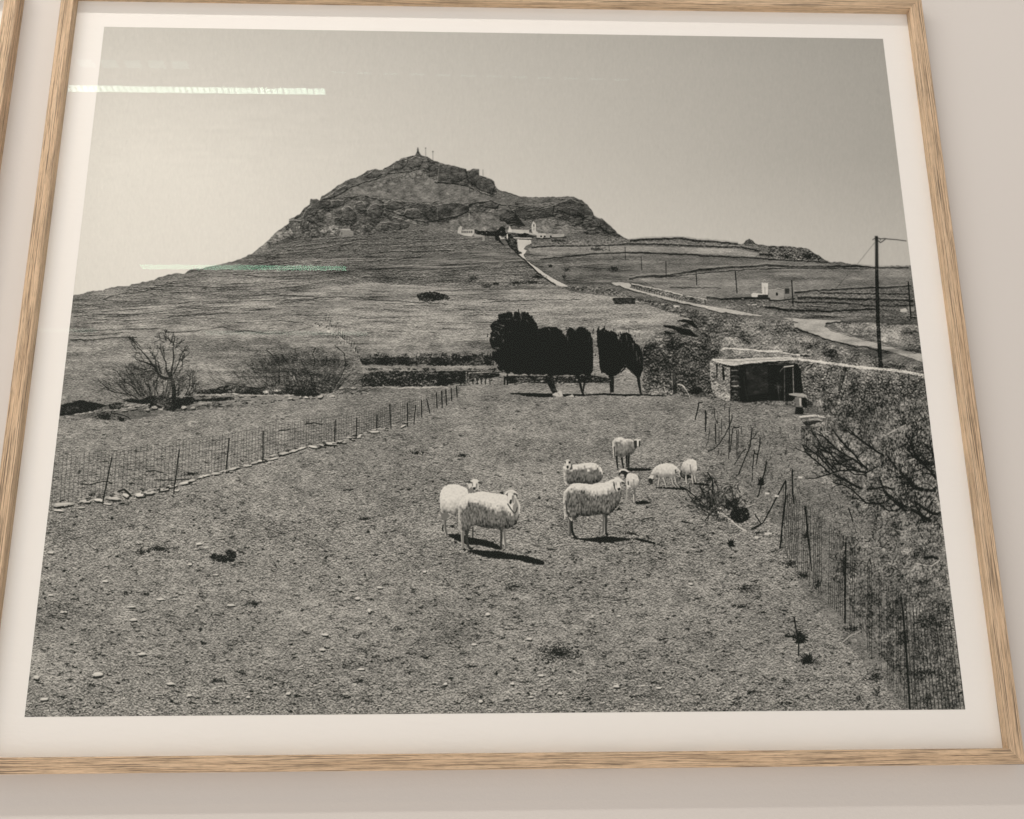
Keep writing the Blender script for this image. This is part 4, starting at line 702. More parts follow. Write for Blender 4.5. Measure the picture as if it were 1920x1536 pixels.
ink.line(zz(ZT,1275,400,1292,560,1312,800,1332,1040),1.2,None,130,.5)
for k in range(70):                   # upright mesh wires
    f = k/69; x = 1462+f*250; yt = np.interp(x,[1462,1500,1583,1690,1720],[905,935,1004,1110,1130]); yb = np.interp(x,[1462,1500,1583,1700],[1030,1075,1165,1330])
    ink.line([(x+4-f*3,yt+rng.uniform(0,15)),(x+f*3,yb)],1.1,None,rng.choice([38,44,120]),.5,.5)
for k in range(16):
    x = 1706+k*6.8; ink.line([(x-14-k*.6,1130+rng.uniform(-10,30)),(x,1330)],1.0,1.2,30,.55,.4); ink.line([(x-12-k*.6,1150),(x+2,1330)],1,None,140,.25,.4)
for k in range(7): y = 1150+k*28; ink.line([(1700,y),(1810,y+6)],.8,None,44,.22,.4)
for _ in range(420):                  # upright stalks in the rough
    x = rng.uniform(1330,1800); y = rng.uniform(np.interp(x,[1330,1480,1800],[760,790,960]),np.interp(x,[1330,1480,1600,1800],[880,1000,1180,1330])); l = rng.uniform(4,14)
    ink.line([(x,y),(x+rng.normal(0,2),y-l)],1.2,.7,rng.choice([36,42,130,150]),.5)
ink.flush()
for _ in range(1500):
    x = rng.uniform(1400,1800); y = rng.uniform(np.interp(x,[1400,1480,1800],[800,790,960]),np.interp(x,[1400,1480,1600,1800],[940,1050,1230,1335])); l = rng.uniform(2,7); g = rng.normal(-1.57,.6)
    ink.line([(x,y),(x+l*math.cos(g),y+l*math.sin(g))],rng.uniform(.9,1.5),.7,rng.choice([36,44,138,154,170]),.5)
for _ in range(900):
    x = rng.uniform(1510,1760); y = rng.uniform(700,870)-(x-1510)*.0; l = rng.uniform(3,9); g = rng.normal(-1.9,.4)
    if y > np.interp(x,[1510,1560,1760],[790,860,880]): continue
    ink.line([(x,y),(x+l*math.cos(g),y+l*math.sin(g))],rng.uniform(.8,1.3),.6,rng.choice([36,44,56,140,158]),.5)
ink.flush()
# ---- brushwood heap beside the fence
for _ in range(150):
    x = 1345+rng.normal(0,22); y = 950+rng.normal(0,14); g = rng.uniform(-2.9,-.3); twig(x,y,g,rng.uniform(8,20),1.5,2,rng.choice([40,48,52,125]),.6,.5)
blotch(1388,965,17,15,30,240,.85,2.2); blotch(1366,945,10,14,34,100,.8,2); blotch(1330,900,12,10,56,70,.6,1.8); blotch(1355,975,32,9,60,90,.5,1.8)
for t,w,v in (((ZN,1000,900,1100,950,1200,1030,1270,1090,1340,1130),2.8,190),((ZN,400,990,400,950,560,900,720,855),2,150),((ZN,1230,860,1330,840,1440,800),2.2,165),((ZN,840,1000,930,900,1040,740),2,60),((ZN,720,840,770,890),3,170),((ZN,1010,640,1110,575),2,150),((ZN,940,560,930,640,960,700),3,36),((ZN,870,420,930,500,940,600),2.4,40),((ZN,540,590,640,640,740,720,840,810,900,850),2,44),((ZN,1080,700,1130,780,1200,860,1240,930),4,34),((ZN,1400,1100,1520,1040,1440,920),2.4,44),((ZN,620,650,720,780,860,850),1.5,60),((ZN,780,590,830,690,840,730),1.8,56),((ZN,1160,590,1180,720,1220,860),1.6,60)): ink.line(zz(*t),w,w*.7,v,.9,.3)
for x,y in ((1437,1001),(1443,1000),(1418,1007),(1438,925),(1456,930),(1348,953),(1500,915-20)): ink.line([(x-3,y),(x+4,y+.5)],4,3,195,.9)
for x,y,s in ((1372,1020,9),(1500,1200,12),(1514,1238,12),(1428,905,9)): 
    for k in range(26): ink.line([(x+rng.normal(0,s*.4),y+s*.5),(x+rng.normal(0,s*.5),y-rng.uniform(0,s*1.2))],1.6,.8,34,.75)
ink.line(zz(ZT,245,590,265,700,290,850,290,960),2.4,2,34,.85); ink.line(zz(ZT,290,740,340,800,380,820),5,2,36,.85); ink.line(zz(ZT,160,770,230,780),4,3,36,.8)
ink.flush()
# ---- leafless fig reaching in from the right
def poly_branch(p, w0, w1, n, l, g0, sp=.5, v=34, a=.9, d=2):
    ink.line(p, w0, w1, v, a, .4); P = np.array(p,float); L = np.concatenate([[0],np.cumsum(np.hypot(*(P[1:]-P[:-1]).T))])
    for k in range(n):
        t = rng.uniform(.1,1)*L[-1]; x = np.interp(t,L,P[:,0]); y = np.interp(t,L,P[:,1]); twig(x,y,g0+rng.normal(0,sp),rng.uniform(.5,1)*l,min(w1*.6,1.7),d,v+6,a*.75,.35)
for t,w0,w1,n in (((ZS,150,600,220,640,330,720,440,830,540,940),1.2,2.6,8),((ZS,160,600,200,700,300,780,400,860,490,950),1.2,2.8,7),((ZS,310,620,400,720,470,820,540,900),1.2,2.2,6),((ZS,240,420,320,500,390,620,480,700,560,780,620,830),1,2.2,9),((ZS,360,450,460,550,560,650,700,740,760,770),1.2,2.6,10),((ZS,520,420,600,540,700,640,780,720,860,820,940,900),1.4,3,10),
   ((ZS,700,400,800,500,960,620,1060,690,1130,730),1.4,3.4,9),((ZS,190,1005,330,1000,430,970,500,950,600,910,680,915,760,900,820,920,930,940),1,3.2,9),((ZS,540,840,620,830,700,780,770,770,880,860),1.6,2.6,6),((ZS,520,960,620,1000,720,1060,860,1130),2.2,4,6),((ZS,520,1050,680,1100,760,1150,850,1230,920,1300,1100,1310,1180,1270,1230,1220),1.4,3.4,8),((ZS,1080,990,1120,1100,1180,1200,1280,1300,1400,1400),2,5,6),
   ((ZS,930,1130,1040,1130,1130,1110,1260,1140),2.4,3.6,4),((ZS,1100,1330,1200,1400,1300,1390,1350,1350),2.4,2.6,3),((ZS,900,950,980,910,1060,860),1.6,2,3),((ZS,620,850,700,830,760,870,800,920),1.4,2,3),((ZS,330,640,470,690,560,700),1,1.8,4),((ZS,680,880,780,960,880,960,930,985),1.2,1.6,3),((ZS,400,740,520,790,620,800,700,790),1.2,2,4),((ZS,560,780,650,860,800,880),1.2,1.8,4)):
    poly_branch(zz(*t),w0,w1,n,12,-2.5)
for t,w0,w1 in (((ZS,1400,640,1500,740,1600,820,1720,830),3,9),((ZS,1480,600,1490,680,1560,780),2,4),((ZS,1160,710,1230,820,1300,900,1400,1000,1500,1120,1600,1140),3,5),((ZS,1600,830,1700,930,1760,1000),3,5),((ZS,1280,990,1400,1000,1480,1080,1560,1140,1760,1150),3,6),((ZS,1500,1280,1600,1350,1700,1420,1790,1440),4,5),((ZS,1440,1000,1460,1080,1540,1140),4,5),((ZS,1500,1280,1560,1400,1620,1536),3,5),((ZS,1220,1220,1340,1320,1500,1400,1700,1520),3,6),((ZS,1460,560,1480,640),3,4),((ZS,1690,580,1720,700,1740,850),2.5,4)):
    poly_branch(zz(*t),w0,w1,10,15,-2.4,.8,30,.95,2)
for _ in range(1100):                # fig leaves and gaps
    x = rng.uniform(1640,1765); y = rng.uniform(770,960)
    if x < np.interp(y,[770,860,960],[1690,1650,1640]): continue
    g = rng.uniform(-2.2,-.6); l = rng.uniform(2.5,6); v = rng.choice([36,44,132,148,162]); ink.line([(x,y),(x+l*.5*math.cos(g),y+l*.5*math.sin(g)),(x+l*math.cos(g),y+l*math.sin(g))],rng.uniform(1.6,3.4),.8,v,.75)
for _ in range(200):
    x = rng.uniform(1560,1770); y = rng.uniform(980,1110)-(1770-x)*.2; twig(x,y,rng.uniform(-3,0),7,1.5,1,rng.choice([30,34,120,150]),.6,.7)
ink.line(zz(ZS,1180,475,1280,420,1400,360),1.8,1.4,168,.9); ink.line(zz(ZO,1290,820,1340,835,1390,825),1.6,None,160,.8); ink.line(zz(ZO,1420,890,1500,850,1580,840),1.4,None,165,.7); ink.line(zz(ZO,1480,1150,1560,1175,1640,1180,1720,1120),2.2,2,170,.9,.3); ink.line(zz(ZO,1540,980,1640,1050,1770,1110),2.4,3,120,.8,.3); ink.line(zz(ZO,1560,1100,1640,1090,1700,1110),5,4,34,.8)
for _ in range(160):
    x = rng.uniform(1545,1740); y = rng.uniform(700,800); twig(x,y+12,rng.normal(-1.5,.4),rng.uniform(8,16),1.1,1,rng.choice([34,40,130]),.5,.3)
blotch(1735,1165,16,14,34,60,.6,2.4); blotch(1694,1220-20,10,14,40,60,.5,2.2)
ink.flush()

# ---- the sheep
def shadow(p, o): fill(zz(o,*p), 33, None, 1.8, 2.2, .92)
shadow((300,1085,400,1085,480,1090,620,1130,780,1160,950,1200,1040,1250,1090,1300,1040,1310,900,1280,760,1250,560,1230,420,1170,330,1130),ZK)
shadow((560,1320,700,1310,900,1330,1040,1330,1180,1370,1350,1390,1500,1420,1640,1460,1700,1500,1690,1530,1560,1520,1440,1500,1320,1460,1150,1450,900,1430,740,1390,600,1340),ZK)
shadow((380,1400,520,1430,700,1435,1000,1400,1150,1405,1400,1440,1600,1430,1800,1480,1920,1520,1920,1545,1700,1500,1500,1450,1300,1490,1100,1520,800,1500,560,1470,440,1440),ZM)
shadow((1170,600,1300,595,1550,605,1560,630,1400,640,1230,640),ZL); shadow((1310,1080,1440,1065,1540,1095,1540,1110,1400,1120,1320,1110),ZL); shadow((1030,1200,1080,1165,1140,1190,1060,1205),ZL)
shadow((240,595,400,600,600,605,680,640,600,635,400,622,260,612),ZN); shadow((690,545,780,550,900,560,920,580,800,578,700,565),ZN); shadow((560,470,600,460,660,450,690,480,640,500,580,490),ZN)
def wool(poly, term, lite=212, dark=118, low=34, amp=26, k=9, rough=.9, seed=1, left=8, lv=196):
    m, x0, y0 = rough_mask(poly, rough, 2.2, seed); h, w = m.shape
    X = xx[y0:y0+h,x0:x0+w]; Y = yy[y0:y0+h,x0:x0+w]; r = vnoise(h,w,4,3,seed+5)
    T_ = np.array(term,float); yt = np.interp(X[0],T_[:,0],T_[:,1])[None,:]
    t = smooth((Y-yt+r*2.2)/(k*1.3)+.5); v = lite+(dark-lite)*t
    has = m>.5; yb = np.where(has.any(0), h-1-np.argmax(has[::-1],0), 0)[None,:]+y0
    v = v-low*smooth((Y-yb+13)/13)*t
    if left:
        xl = np.where(has.any(1), np.argmax(has,1), 0)[:,None]+x0; v = v+(lv-v)*np.clip(1-(X-xl)/left,0,1)*.85*(t)
    st = unit(gauss(np.random.default_rng(seed).standard_normal((h+20,w+20)).astype(np.float32),1.7,.75)[10:-10,10:-10]); st = np.where(st<0,st*1.25,st*.8); bl = grain(1.3,1.2,seed+9,1,h,w)
    v = v+st*amp*.38*(.12+.88*t)+bl*(6-2*t)+6; put(m,x0,y0,np.clip(v,34,226))
def flat(o, v, *p, a=.93): fill(zz(o,*p), v, None, 0, 3, a, soft=.45)
def leg(o, w0, w1, v, *p): ink.line(zz(o,*p), w0, w1, v, 1)
# sheep standing behind, left
leg(ZK,6,2.6,96,240,760,275,830,262,920,268,1000,295,1105); leg(ZK,2,2,44,238,960,225,1010,240,1050); leg(ZK,2.4,2,70,665,985,665,1060,662,1130); leg(ZK,2,1.4,150,250,850,252,960,262,1060); ink.flush()
fill(zz(ZK,200,760,320,760,330,830,280,880,245,900,205,820), 112, None, .8, 2)
wool(zz(ZK,185,560,200,480,240,410,310,380,400,365,470,380,540,410,590,440,600,520,520,600,480,700,440,790,420,830,370,830,320,800,280,760,230,790,200,760,190,660),[(820,945),(845,950),(880,940)],216,138,40,24,30,1.0,3,5,190)
SHEEP1 = zz(ZK,185,560,200,480,310,380,400,365,540,410,590,440,600,350,560,355,640,300,700,285,760,320,800,350,790,385,750,380,750,470,600,500,480,600,440,830,330,830,300,900,270,960,310,1110,260,1090,240,900,200,760)
flat(ZK,120,600,380,640,380,660,480,600,490); flat(ZK,200,595,380,640,340,650,330,740,330,750,400,745,470,700,470,660,440,650,400,610,440)
flat(ZK,214,630,320,680,290,730,300,760,330,740,340,660,335,630,340); flat(ZK,84,592,352,620,325,665,345,660,360,620,355); flat(ZK,80,738,335,770,330,800,355,795,385,770,365,738,350); flat(ZK,196,560,350,590,350,610,370,580,375)
flat(ZK,218,672,330,705,330,708,390,695,420,668,410); flat(ZK,44,665,415,705,410,705,445,680,455,665,440); flat(ZK,110,655,360,668,360,668,400,655,400); flat(ZK,120,710,360,735,360,728,440,708,430); flat(ZK,96,700,455,740,440,745,475,700,475)
# sheep standing in front, left
leg(ZK,8,3.4,116,560,1000,520,1050,515,1150,520,1240,530,1300); leg(ZK,7,3.2,70,600,980,580,1060,575,1160,590,1230,620,1300); leg(ZK,1.6,1.4,186,497,1060,505,1160,508,1260); leg(ZK,4.4,3.8,44,535,1300,560,1325); leg(ZK,4,3,44,620,1290,650,1310)
leg(ZK,5.5,3,74,1075,1010,1080,1110,1070,1200,1070,1290); leg(ZK,6,3.6,112,1115,1020,1115,1100,1130,1200,1140,1290); leg(ZK,1.8,1.4,190,1096,1060,1105,1160,1120,1260); leg(ZK,3,2,56,1070,1250,1075,1310); leg(ZK,2,2,150,463,780,462,900,468,1030); ink.flush()
SHEEP2 = zz(ZK,455,760,455,680,480,610,530,540,620,500,720,480,820,472,920,490,1010,505,1080,515,1130,520,1115,510,1130,480,1170,450,1230,445,1280,470,1315,520,1310,550,1290,560,1310,600,1350,670,1345,760,1325,850,1290,940,1220,990,1150,1015,1160,1290,1110,1310,1060,1300,1060,1020,980,1005,880,1008,780,985,700,960,650,990,600,1040,580,1180,640,1310,520,1320,495,1200,500,1060,470,1040,455,900)
wool(zz(ZK,455,760,455,680,480,610,530,540,620,500,720,480,820,472,920,490,1010,505,1080,515,1130,520,1200,500,1280,540,1310,600,1350,670,1345,760,1325,850,1290,940,1220,990,1150,1015,1060,1020,980,1005,880,1008,780,985,700,960,650,970,600,1030,560,1060,500,1060,470,1030,455,900),
     [(855,948),(868,950),(880,942),(900,944),(915,951),(930,957),(945,951),(955,962)],214,104,36,34,14,.9,13,7,190)
flat(ZK,126,1240,600,1290,560,1325,650,1325,740,1290,800,1240,740); flat(ZK,188,1290,560,1320,620,1348,690,1340,790,1325,800,1325,690,1290,600)
ink.line(zz(ZK,1165,650,1210,725,1265,790,1290,760,1305,700),2.2,1.8,58,.7); ink.line(zz(ZK,1200,690,1240,760,1275,800),1.2,1,150,.4)
flat(ZK,194,1160,520,1180,480,1250,480,1290,520,1280,560,1270,640,1240,680,1200,670,1170,640,1155,580); flat(ZK,214,1115,525,1135,480,1180,450,1235,445,1280,470,1310,515,1280,500,1240,480,1180,478,1150,510,1130,530)
flat(ZK,84,1130,522,1165,500,1172,530,1160,545,1150,525); flat(ZK,66,1244,505,1270,495,1306,520,1308,548,1297,548,1280,520,1258,525); flat(ZK,216,1172,500,1215,485,1235,520,1225,580,1195,620,1175,620,1170,560)
flat(ZK,116,1228,530,1260,530,1262,600,1240,640,1225,600); flat(ZK,40,1200,595,1225,590,1225,640,1205,660,1190,640); flat(ZK,140,1245,560,1272,560,1262,640,1240,650)
# lying behind on the right
wool(zz(ZM,250,130,280,140,380,130,440,110,500,105,560,95,620,80,760,70,830,85,900,130,945,190,960,260,955,330,930,400,880,430,800,450,760,470,700,455,560,450,480,440,380,460,330,470,290,460,260,400,255,300,250,200),[(1056,880),(1075,880),(1090,877),(1105,879),(1120,876),(1132,892)],214,104,34,28,10,.9,23,6,204)
SHEEP3 = zz(ZM,250,130,265,60,290,20,340,10,390,40,420,110,560,95,760,70,900,130,960,260,930,400,800,450,560,450,380,460,290,460,255,300)
flat(ZM,190,262,120,270,50,300,20,340,8,385,40,400,90,390,150,360,190,340,190,300,150); flat(ZM,58,270,50,295,45,295,85,280,90); flat(ZM,50,340,55,385,45,385,85,350,95); flat(ZM,214,300,45,340,45,345,110,330,140,305,130); flat(ZM,40,310,130,345,125,350,165,330,185,312,170); flat(ZM,84,385,70,410,120,420,180,380,210,360,190,390,140)
# standing, right
leg(ZM,9,3.8,84,385,1040,375,1120,370,1220,365,1330,370,1385); leg(ZM,5,3.4,44,400,1060,400,1200,410,1300,440,1380,480,1420); leg(ZM,1.6,1.4,180,345,1100,350,1250,352,1360); leg(ZM,5,3,100,975,990,985,1100,975,1220,970,1330); leg(ZM,6,3.6,72,1010,1000,1020,1120,1015,1230,1020,1340); leg(ZM,4,4,44,1020,1340,1050,1390); leg(ZM,1.4,1.2,178,992,1060,992,1250,995,1350); leg(ZM,3,2.4,40,300,900,315,1000,310,1050); leg(ZM,2.6,2,196,268,760,270,900,280,1080); ink.flush()
SHEEP4 = zz(ZM,250,640,270,590,340,510,420,450,540,440,660,455,780,470,860,440,1000,430,1080,400,1130,370,1180,330,1250,340,1310,380,1370,460,1300,440,1300,560,1290,660,1270,780,1220,870,1150,950,1050,1020,1030,1340,1060,1390,1000,1370,960,1330,970,1100,930,1000,800,1030,640,1040,540,1020,480,1080,410,1110,400,1250,480,1420,400,1410,345,1380,345,1060,280,1090,250,900,245,740)
wool(zz(ZM,250,640,270,590,340,510,420,450,540,440,660,455,780,470,860,440,1000,430,1080,400,1130,370,1200,370,1290,480,1300,560,1290,660,1270,780,1220,870,1150,950,1050,1020,940,1000,860,1010,760,1030,640,1040,540,1020,480,1080,400,1130,340,1050,300,1060,280,1000,255,900,245,740),
     [(1056,930),(1070,918),(1085,919),(1100,920),(1112,926),(1125,924),(1140,921),(1150,918),(1160,915)],212,102,40,36,12,.9,33,7,190)
ink.line(zz(ZM,300,760,302,850,318,1000),2.2,2,60,.7); ink.line(zz(ZM,340,930,350,960),2.6,2,180,.8)
flat(ZM,66,1150,440,1172,420,1182,470,1180,520,1205,595,1170,550,1152,480); flat(ZM,196,1180,340,1250,345,1310,400,1300,440,1300,480,1290,560,1260,590,1220,590,1190,520,1175,440); flat(ZM,214,1170,340,1240,330,1300,370,1340,410,1360,450,1300,420,1230,390,1190,400,1170,380)
flat(ZM,74,1115,438,1160,410,1168,425,1140,430); flat(ZM,46,1300,415,1350,430,1365,470,1340,450,1300,440); flat(ZM,216,1215,420,1255,410,1270,480,1265,530,1235,540,1215,480); flat(ZM,44,1225,535,1275,525,1280,560,1255,580,1230,565); flat(ZM,104,1270,430,1296,430,1290,500,1275,505); flat(ZM,128,1190,430,1210,430,1214,485,1197,475); flat(ZM,110,1235,575,1270,575,1265,600,1240,600)
# standing at the back
for x0_,y0_,x1_,y1_ in ((1045,420,1062,600),(1118,440,1145,600),(1190,410,1195,585),(1222,410,1220,595)): leg(ZL,3.4,2.2,48,x0_,y0_,(x0_+x1_)/2-3,(y0_+y1_)/2,x1_,y1_)
ink.flush()
SHEEP5 = zz(ZL,975,230,1000,185,1050,155,1110,148,1160,170,1230,175,1290,210,1310,180,1400,180,1385,200,1380,290,1340,310,1300,370,1250,410,1220,600,1150,600,1060,605,1040,440,1000,450,985,330)
wool(zz(ZL,980,250,985,215,1010,180,1060,155,1120,150,1160,172,1220,175,1270,190,1300,230,1320,290,1320,330,1290,380,1240,410,1180,410,1150,440,1100,450,1060,420,1030,430,1015,400,1010,450,995,450,990,350),[(1146,826),(1158,826),(1168,830),(1178,827),(1192,832)],214,116,30,20,12,.8,43,6,204)
flat(ZL,60,1290,210,1330,200,1350,240,1345,290,1320,320,1300,290); flat(ZL,206,1290,200,1310,180,1400,180,1395,195,1370,205,1330,200); flat(ZL,216,1338,200,1368,198,1362,285,1340,285); flat(ZL,44,1366,210,1385,210,1380,290,1364,285)
ink.line(zz(ZL,1010,290,1015,380,1018,430),2,1.6,60,.7)
# lamb with lowered dark head
leg(ZL,3.4,1.8,150,1195,880,1190,980,1180,1080); leg(ZL,2.4,2,120,1222,880,1222,1050); leg(ZL,4.6,2,104,1300,860,1305,980,1310,1090); leg(ZL,1.6,1.4,200,1290,980,1295,1090); ink.flush()
SHEEP6 = zz(ZL,1185,720,1160,720,1150,680,1080,720,1085,650,1110,615,1160,615,1220,650,1280,670,1340,700,1370,770,1350,850,1320,920,1320,1090,1290,1090,1285,900,1240,890,1225,1050,1160,1085,1190,880,1180,800)
wool(zz(ZL,1180,720,1200,680,1250,668,1310,680,1350,710,1368,770,1355,840,1320,890,1290,880,1240,890,1200,900,1185,850),[(1170,905),(1185,905),(1200,900)],204,150,24,9,20,.5,53,4,206)
flat(ZL,52,1110,676,1080,710,1070,690,1090,645,1120,635,1170,640,1215,665,1190,700,1180,740,1160,730,1150,690); ink.line(zz(ZL,1085,655,1110,622,1160,618,1215,650),2.6,2.4,206,.95); flat(ZL,176,1105,690,1145,690,1150,715,1110,715,1095,705); ink.line(zz(ZL,1210,790,1215,840),2.4,2,62,.8); ink.line(zz(ZL,1195,850,1245,868),3,2,210,.8); ink.line(zz(ZL,1290,760,1300,900),2,1.6,112,.6)
# two grazing lambs
for q in ((300,470,285,560,280,600),(340,470,370,560,380,600),(440,470,460,560,500,600),(480,470,500,560,530,590)): leg(ZN,3.2,1.4,172,*q); ink.line([(a+1.3,b) for a,b in zz(ZN,*q)],1.3,1.1,52,.8)
for q in ((610,430,615,500,625,560),(690,430,690,500,700,555),(720,430,725,500,735,540)): leg(ZN,3.4,1.6,180,*q); ink.line([(a+1.5,b) for a,b in zz(ZN,*q)],1.4,1.1,60,.8)
ink.flush()
SHEEP7 = zz(ZN,160,490,200,420,240,360,300,325,380,308,450,320,500,350,545,400,540,440,500,460,490,540,530,590,480,600,430,480,350,480,385,600,300,560,270,605,290,480,230,480,215,560,185,565)
wool(zz(ZN,180,450,205,410,240,360,300,325,380,308,450,320,500,350,535,390,525,400,490,420,480,480,440,490,400,470,350,480,300,490,260,480,225,490,200,490),[(1215,882),(1240,884),(1275,884)],210,150,26,8,16,.5,63,0)
flat(ZN,196,160,490,190,450,230,460,220,500,190,500); flat(ZN,58,165,500,190,490,222,500,215,560,190,568,172,540); ink.line(zz(ZN,192,485,215,500),2,1.6,205,.9); ink.line(zz(ZN,262,460,275,480),4,3,60,.7); ink.line(zz(ZN,490,390,492,430),3,2,60,.7); ink.line(zz(ZN,520,380,545,420),3.4,2.4,190,.8)
SHEEP8 = zz(ZN,545,400,560,350,580,300,640,265,700,260,740,290,750,350,745,420,740,540,700,560,680,460,650,430,630,560,605,540,600,440,570,440,550,510,530,500)
wool(zz(ZN,545,400,560,350,580,300,640,265,700,260,740,290,750,350,745,420,720,470,690,460,680,400,660,430,620,450,590,420,570,430,550,440),[(1275,876),(1310,880)],210,140,20,8,18,.5,73,0)
flat(ZN,64,548,400,568,400,565,450,550,510,530,500,535,440); ink.line(zz(ZN,665,330,672,400,690,450),2.4,2,112,.7); ink.line(zz(ZN,600,420,610,470),3,2,80,.6); ink.line(zz(ZN,530,420,545,480),2,2,190,.7)
ink.flush()
img += unit(gauss(np.random.default_rng(3).standard_normal((PH,PW)).astype(np.float32),2.5,.8))*1.1*(1-LM)
img = img + rng.standard_normal(img.shape).astype(np.float32)*1.2
cv = np.interp(img,[20,60,118,170,200,228],[16,44,121,186,211,230]).astype(np.float32); img = img*(1-LM)+cv*LM
img = np.clip(img*1.32-gauss(img,1.2)*.32, 16, 230)*LM+gauss(img,.5)*(1-LM)
# ---------------------------------------------------------------- the picture on its sheet
def w2p(X, Z):                              # from the sheet to the traced pixel of the reference
    R = np.array([RIGHT,DOWN,FWD]); q = np.stack([X-CAM[0], Z-CAM[1], np.zeros_like(X)-CAM[2]],-1)@R.T
    return 960+2027.47*q[...,0]/q[...,2], 768+2027.47*q[...,1]/q[...,2]
def p2w(x, y):
    R = np.array([RIGHT,DOWN,FWD]); d = R.T@np.array([(x-960)/2027.47,(y-768)/2027.47,1]); k = -CAM[2]/d[2]; return CAM[0]+k*d[0], CAM[1]+k*d[1]
TW, TH = 1920, 1614
X_, Z_ = np.meshgrid((np.arange(TW)+.5)/TW, (np.arange(TH)+.5)/TH*ASP)
sx, sy = w2p(X_, Z_); sx = np.clip(sx-.5,0,PW-2); sy = np.clip(sy-.5,0,PH-2); xi = sx.astype(int); yi = sy.astype(int); fx = sx-xi; fy = sy-yi
tone = (img[yi,xi]*(1-fx)+img[yi,xi+1]*fx)*(1-fy)+(img[yi+1,xi]*(1-fx)+img[yi+1,xi+1]*fx)*fy
lin = (np.clip(tone,0,255)/255.); lin = np.where(lin<=.04045, lin/12.92, ((lin+.055)/1.055)**2.4)
lin = np.clip(lin*INK_GAIN-INK_OFF, .003, .8)[...,None]; k_ = np.clip(lin*2.2,0,1); lin = lin*(np.array([1,.992,.93])*(1-k_)+np.array([1,.975,.905])*k_)        # ink of a slightly warm black
enc = np.where(lin<=.0031308, lin*12.92, 1.055*lin**(1/2.4)-.055)
px = np.ones((TH,TW,4), np.float32); px[...,:3] = enc
pic = bpy.data.images.new('print_tones', TW, TH, alpha=False); pic.pixels.foreach_set(px.ravel()); pic.update(); pic.pack()
M_pic, nt, b = mat('print_ink'); it = N(nt,'ShaderNodeTexImage'); it.image = pic; it.interpolation = 'Linear'; nt.links.new(it.outputs['Color'],b.inputs['Base Color']); b.inputs['Roughness'].default_value = .55; b.inputs['Specular IOR Level'].default_value = .12; paper_bump(nt,b,.2)
pr = mesh('print', [(0,0,0),(1,0,0),(1,0,ASP),(0,0,ASP)], [(0,1,2,3)], M_pic, main, [(0,0),(1,0),(1,1),(0,1)])
pr['label'] = 'black and white landscape photograph printed with a wide white border'
def printed(name, label, pts):              # a printed figure: its own patch of the sheet, a hair's breadth of ink proud of it
    printed.k += 1; w = [p2w(*p) for p in pts]; w = [(min(max(a,.0002),.9998), min(max(c,.0002),ASP-.0002)) for a,c in w]
    me_pts = [(a,-.00004-.000022*printed.k,c) for a,c in w]; ar = sum(w[i-1][0]*w[i][1]-w[i][0]*w[i-1][1] for i in range(len(w)))
    idx = list(range(len(w))); idx = idx if ar>0 else idx[::-1]
    from mathutils.geometry import tessellate_polygon
    from mathutils import Vector
    tr = [t for t in tessellate_polygon([[Vector((a,c,0)) for a,c in w]])]
    tr = [t if (w[t[1]][0]-w[t[0]][0])*(w[t[2]][1]-w[t[0]][1])-(w[t[1]][1]-w[t[0]][1])*(w[t[2]][0]-w[t[0]][0])>0 else t[::-1] for t in tr]
    o = mesh(name, me_pts, tr, M_pic, pr, [(a,c/ASP) for a,c in w]); o['label'] = label; return o
printed.k = 0
printed('printed_hill','rocky hill with a white monastery below its crag', SIL[17:]+[(1100,452),(990,470),(870,462),(700,460),(560,468),(480,482)])
printed('printed_sheep','woolly sheep standing behind, leftmost, facing the viewer',SHEEP1)
printed('printed_sheep','shaggy sheep standing in front on the left, dark collar line under its neck',SHEEP2)
printed('printed_sheep','sheep lying down behind the shaggy one, head at the left',SHEEP3)
printed('printed_sheep','shaggy sheep standing side on in the middle, head at the right',SHEEP4)
printed('printed_sheep','sheep standing farthest back with its rump turned',SHEEP5)
printed('printed_lamb','lamb with a dark lowered head seen from behind',SHEEP6)
printed('printed_lamb','grazing lamb with its dark nose to the ground at the left',SHEEP7)
printed('printed_lamb','grazing lamb farthest right beside the brushwood',SHEEP8)
for c, l in zip(CYP, ('broad black cypress clump with a ragged top','black cypress with a notched top','narrow black cypress right of the gap','small leaning black cypress at the right')): printed('printed_cypress', l, c)
printed('printed_shed','stone shed with a dark open front and pale flat roof', zz(ZH,968,600,1090,490,1140,465,1480,485,1750,495,1920,530)+zz(ZI,300,300,370,420,385,660,260,755,0,745)+zz(ZH,1440,1130,1340,1110,1190,1105,1030,1050,990,960,970,800))
printed('printed_stone_wall','dry stone wall running off to the right behind the fig', [(1504,681),(1560,683),(1640,693),(1736,705),(1742,760),(1600,780),(1512,760),(1507,730)])
printed('printed_pole','tall dark utility pole', [(1640,444),(1647,444),(1650,600),(1655,689),(1647,689),(1643,600)])
printed('printed_road','pale road climbing to the monastery', ROADS[0]); printed('printed_road','pale road bending past the white chapel', ROADS[1]); printed('printed_road','pale road curving out behind the utility pole', ROADS[2])

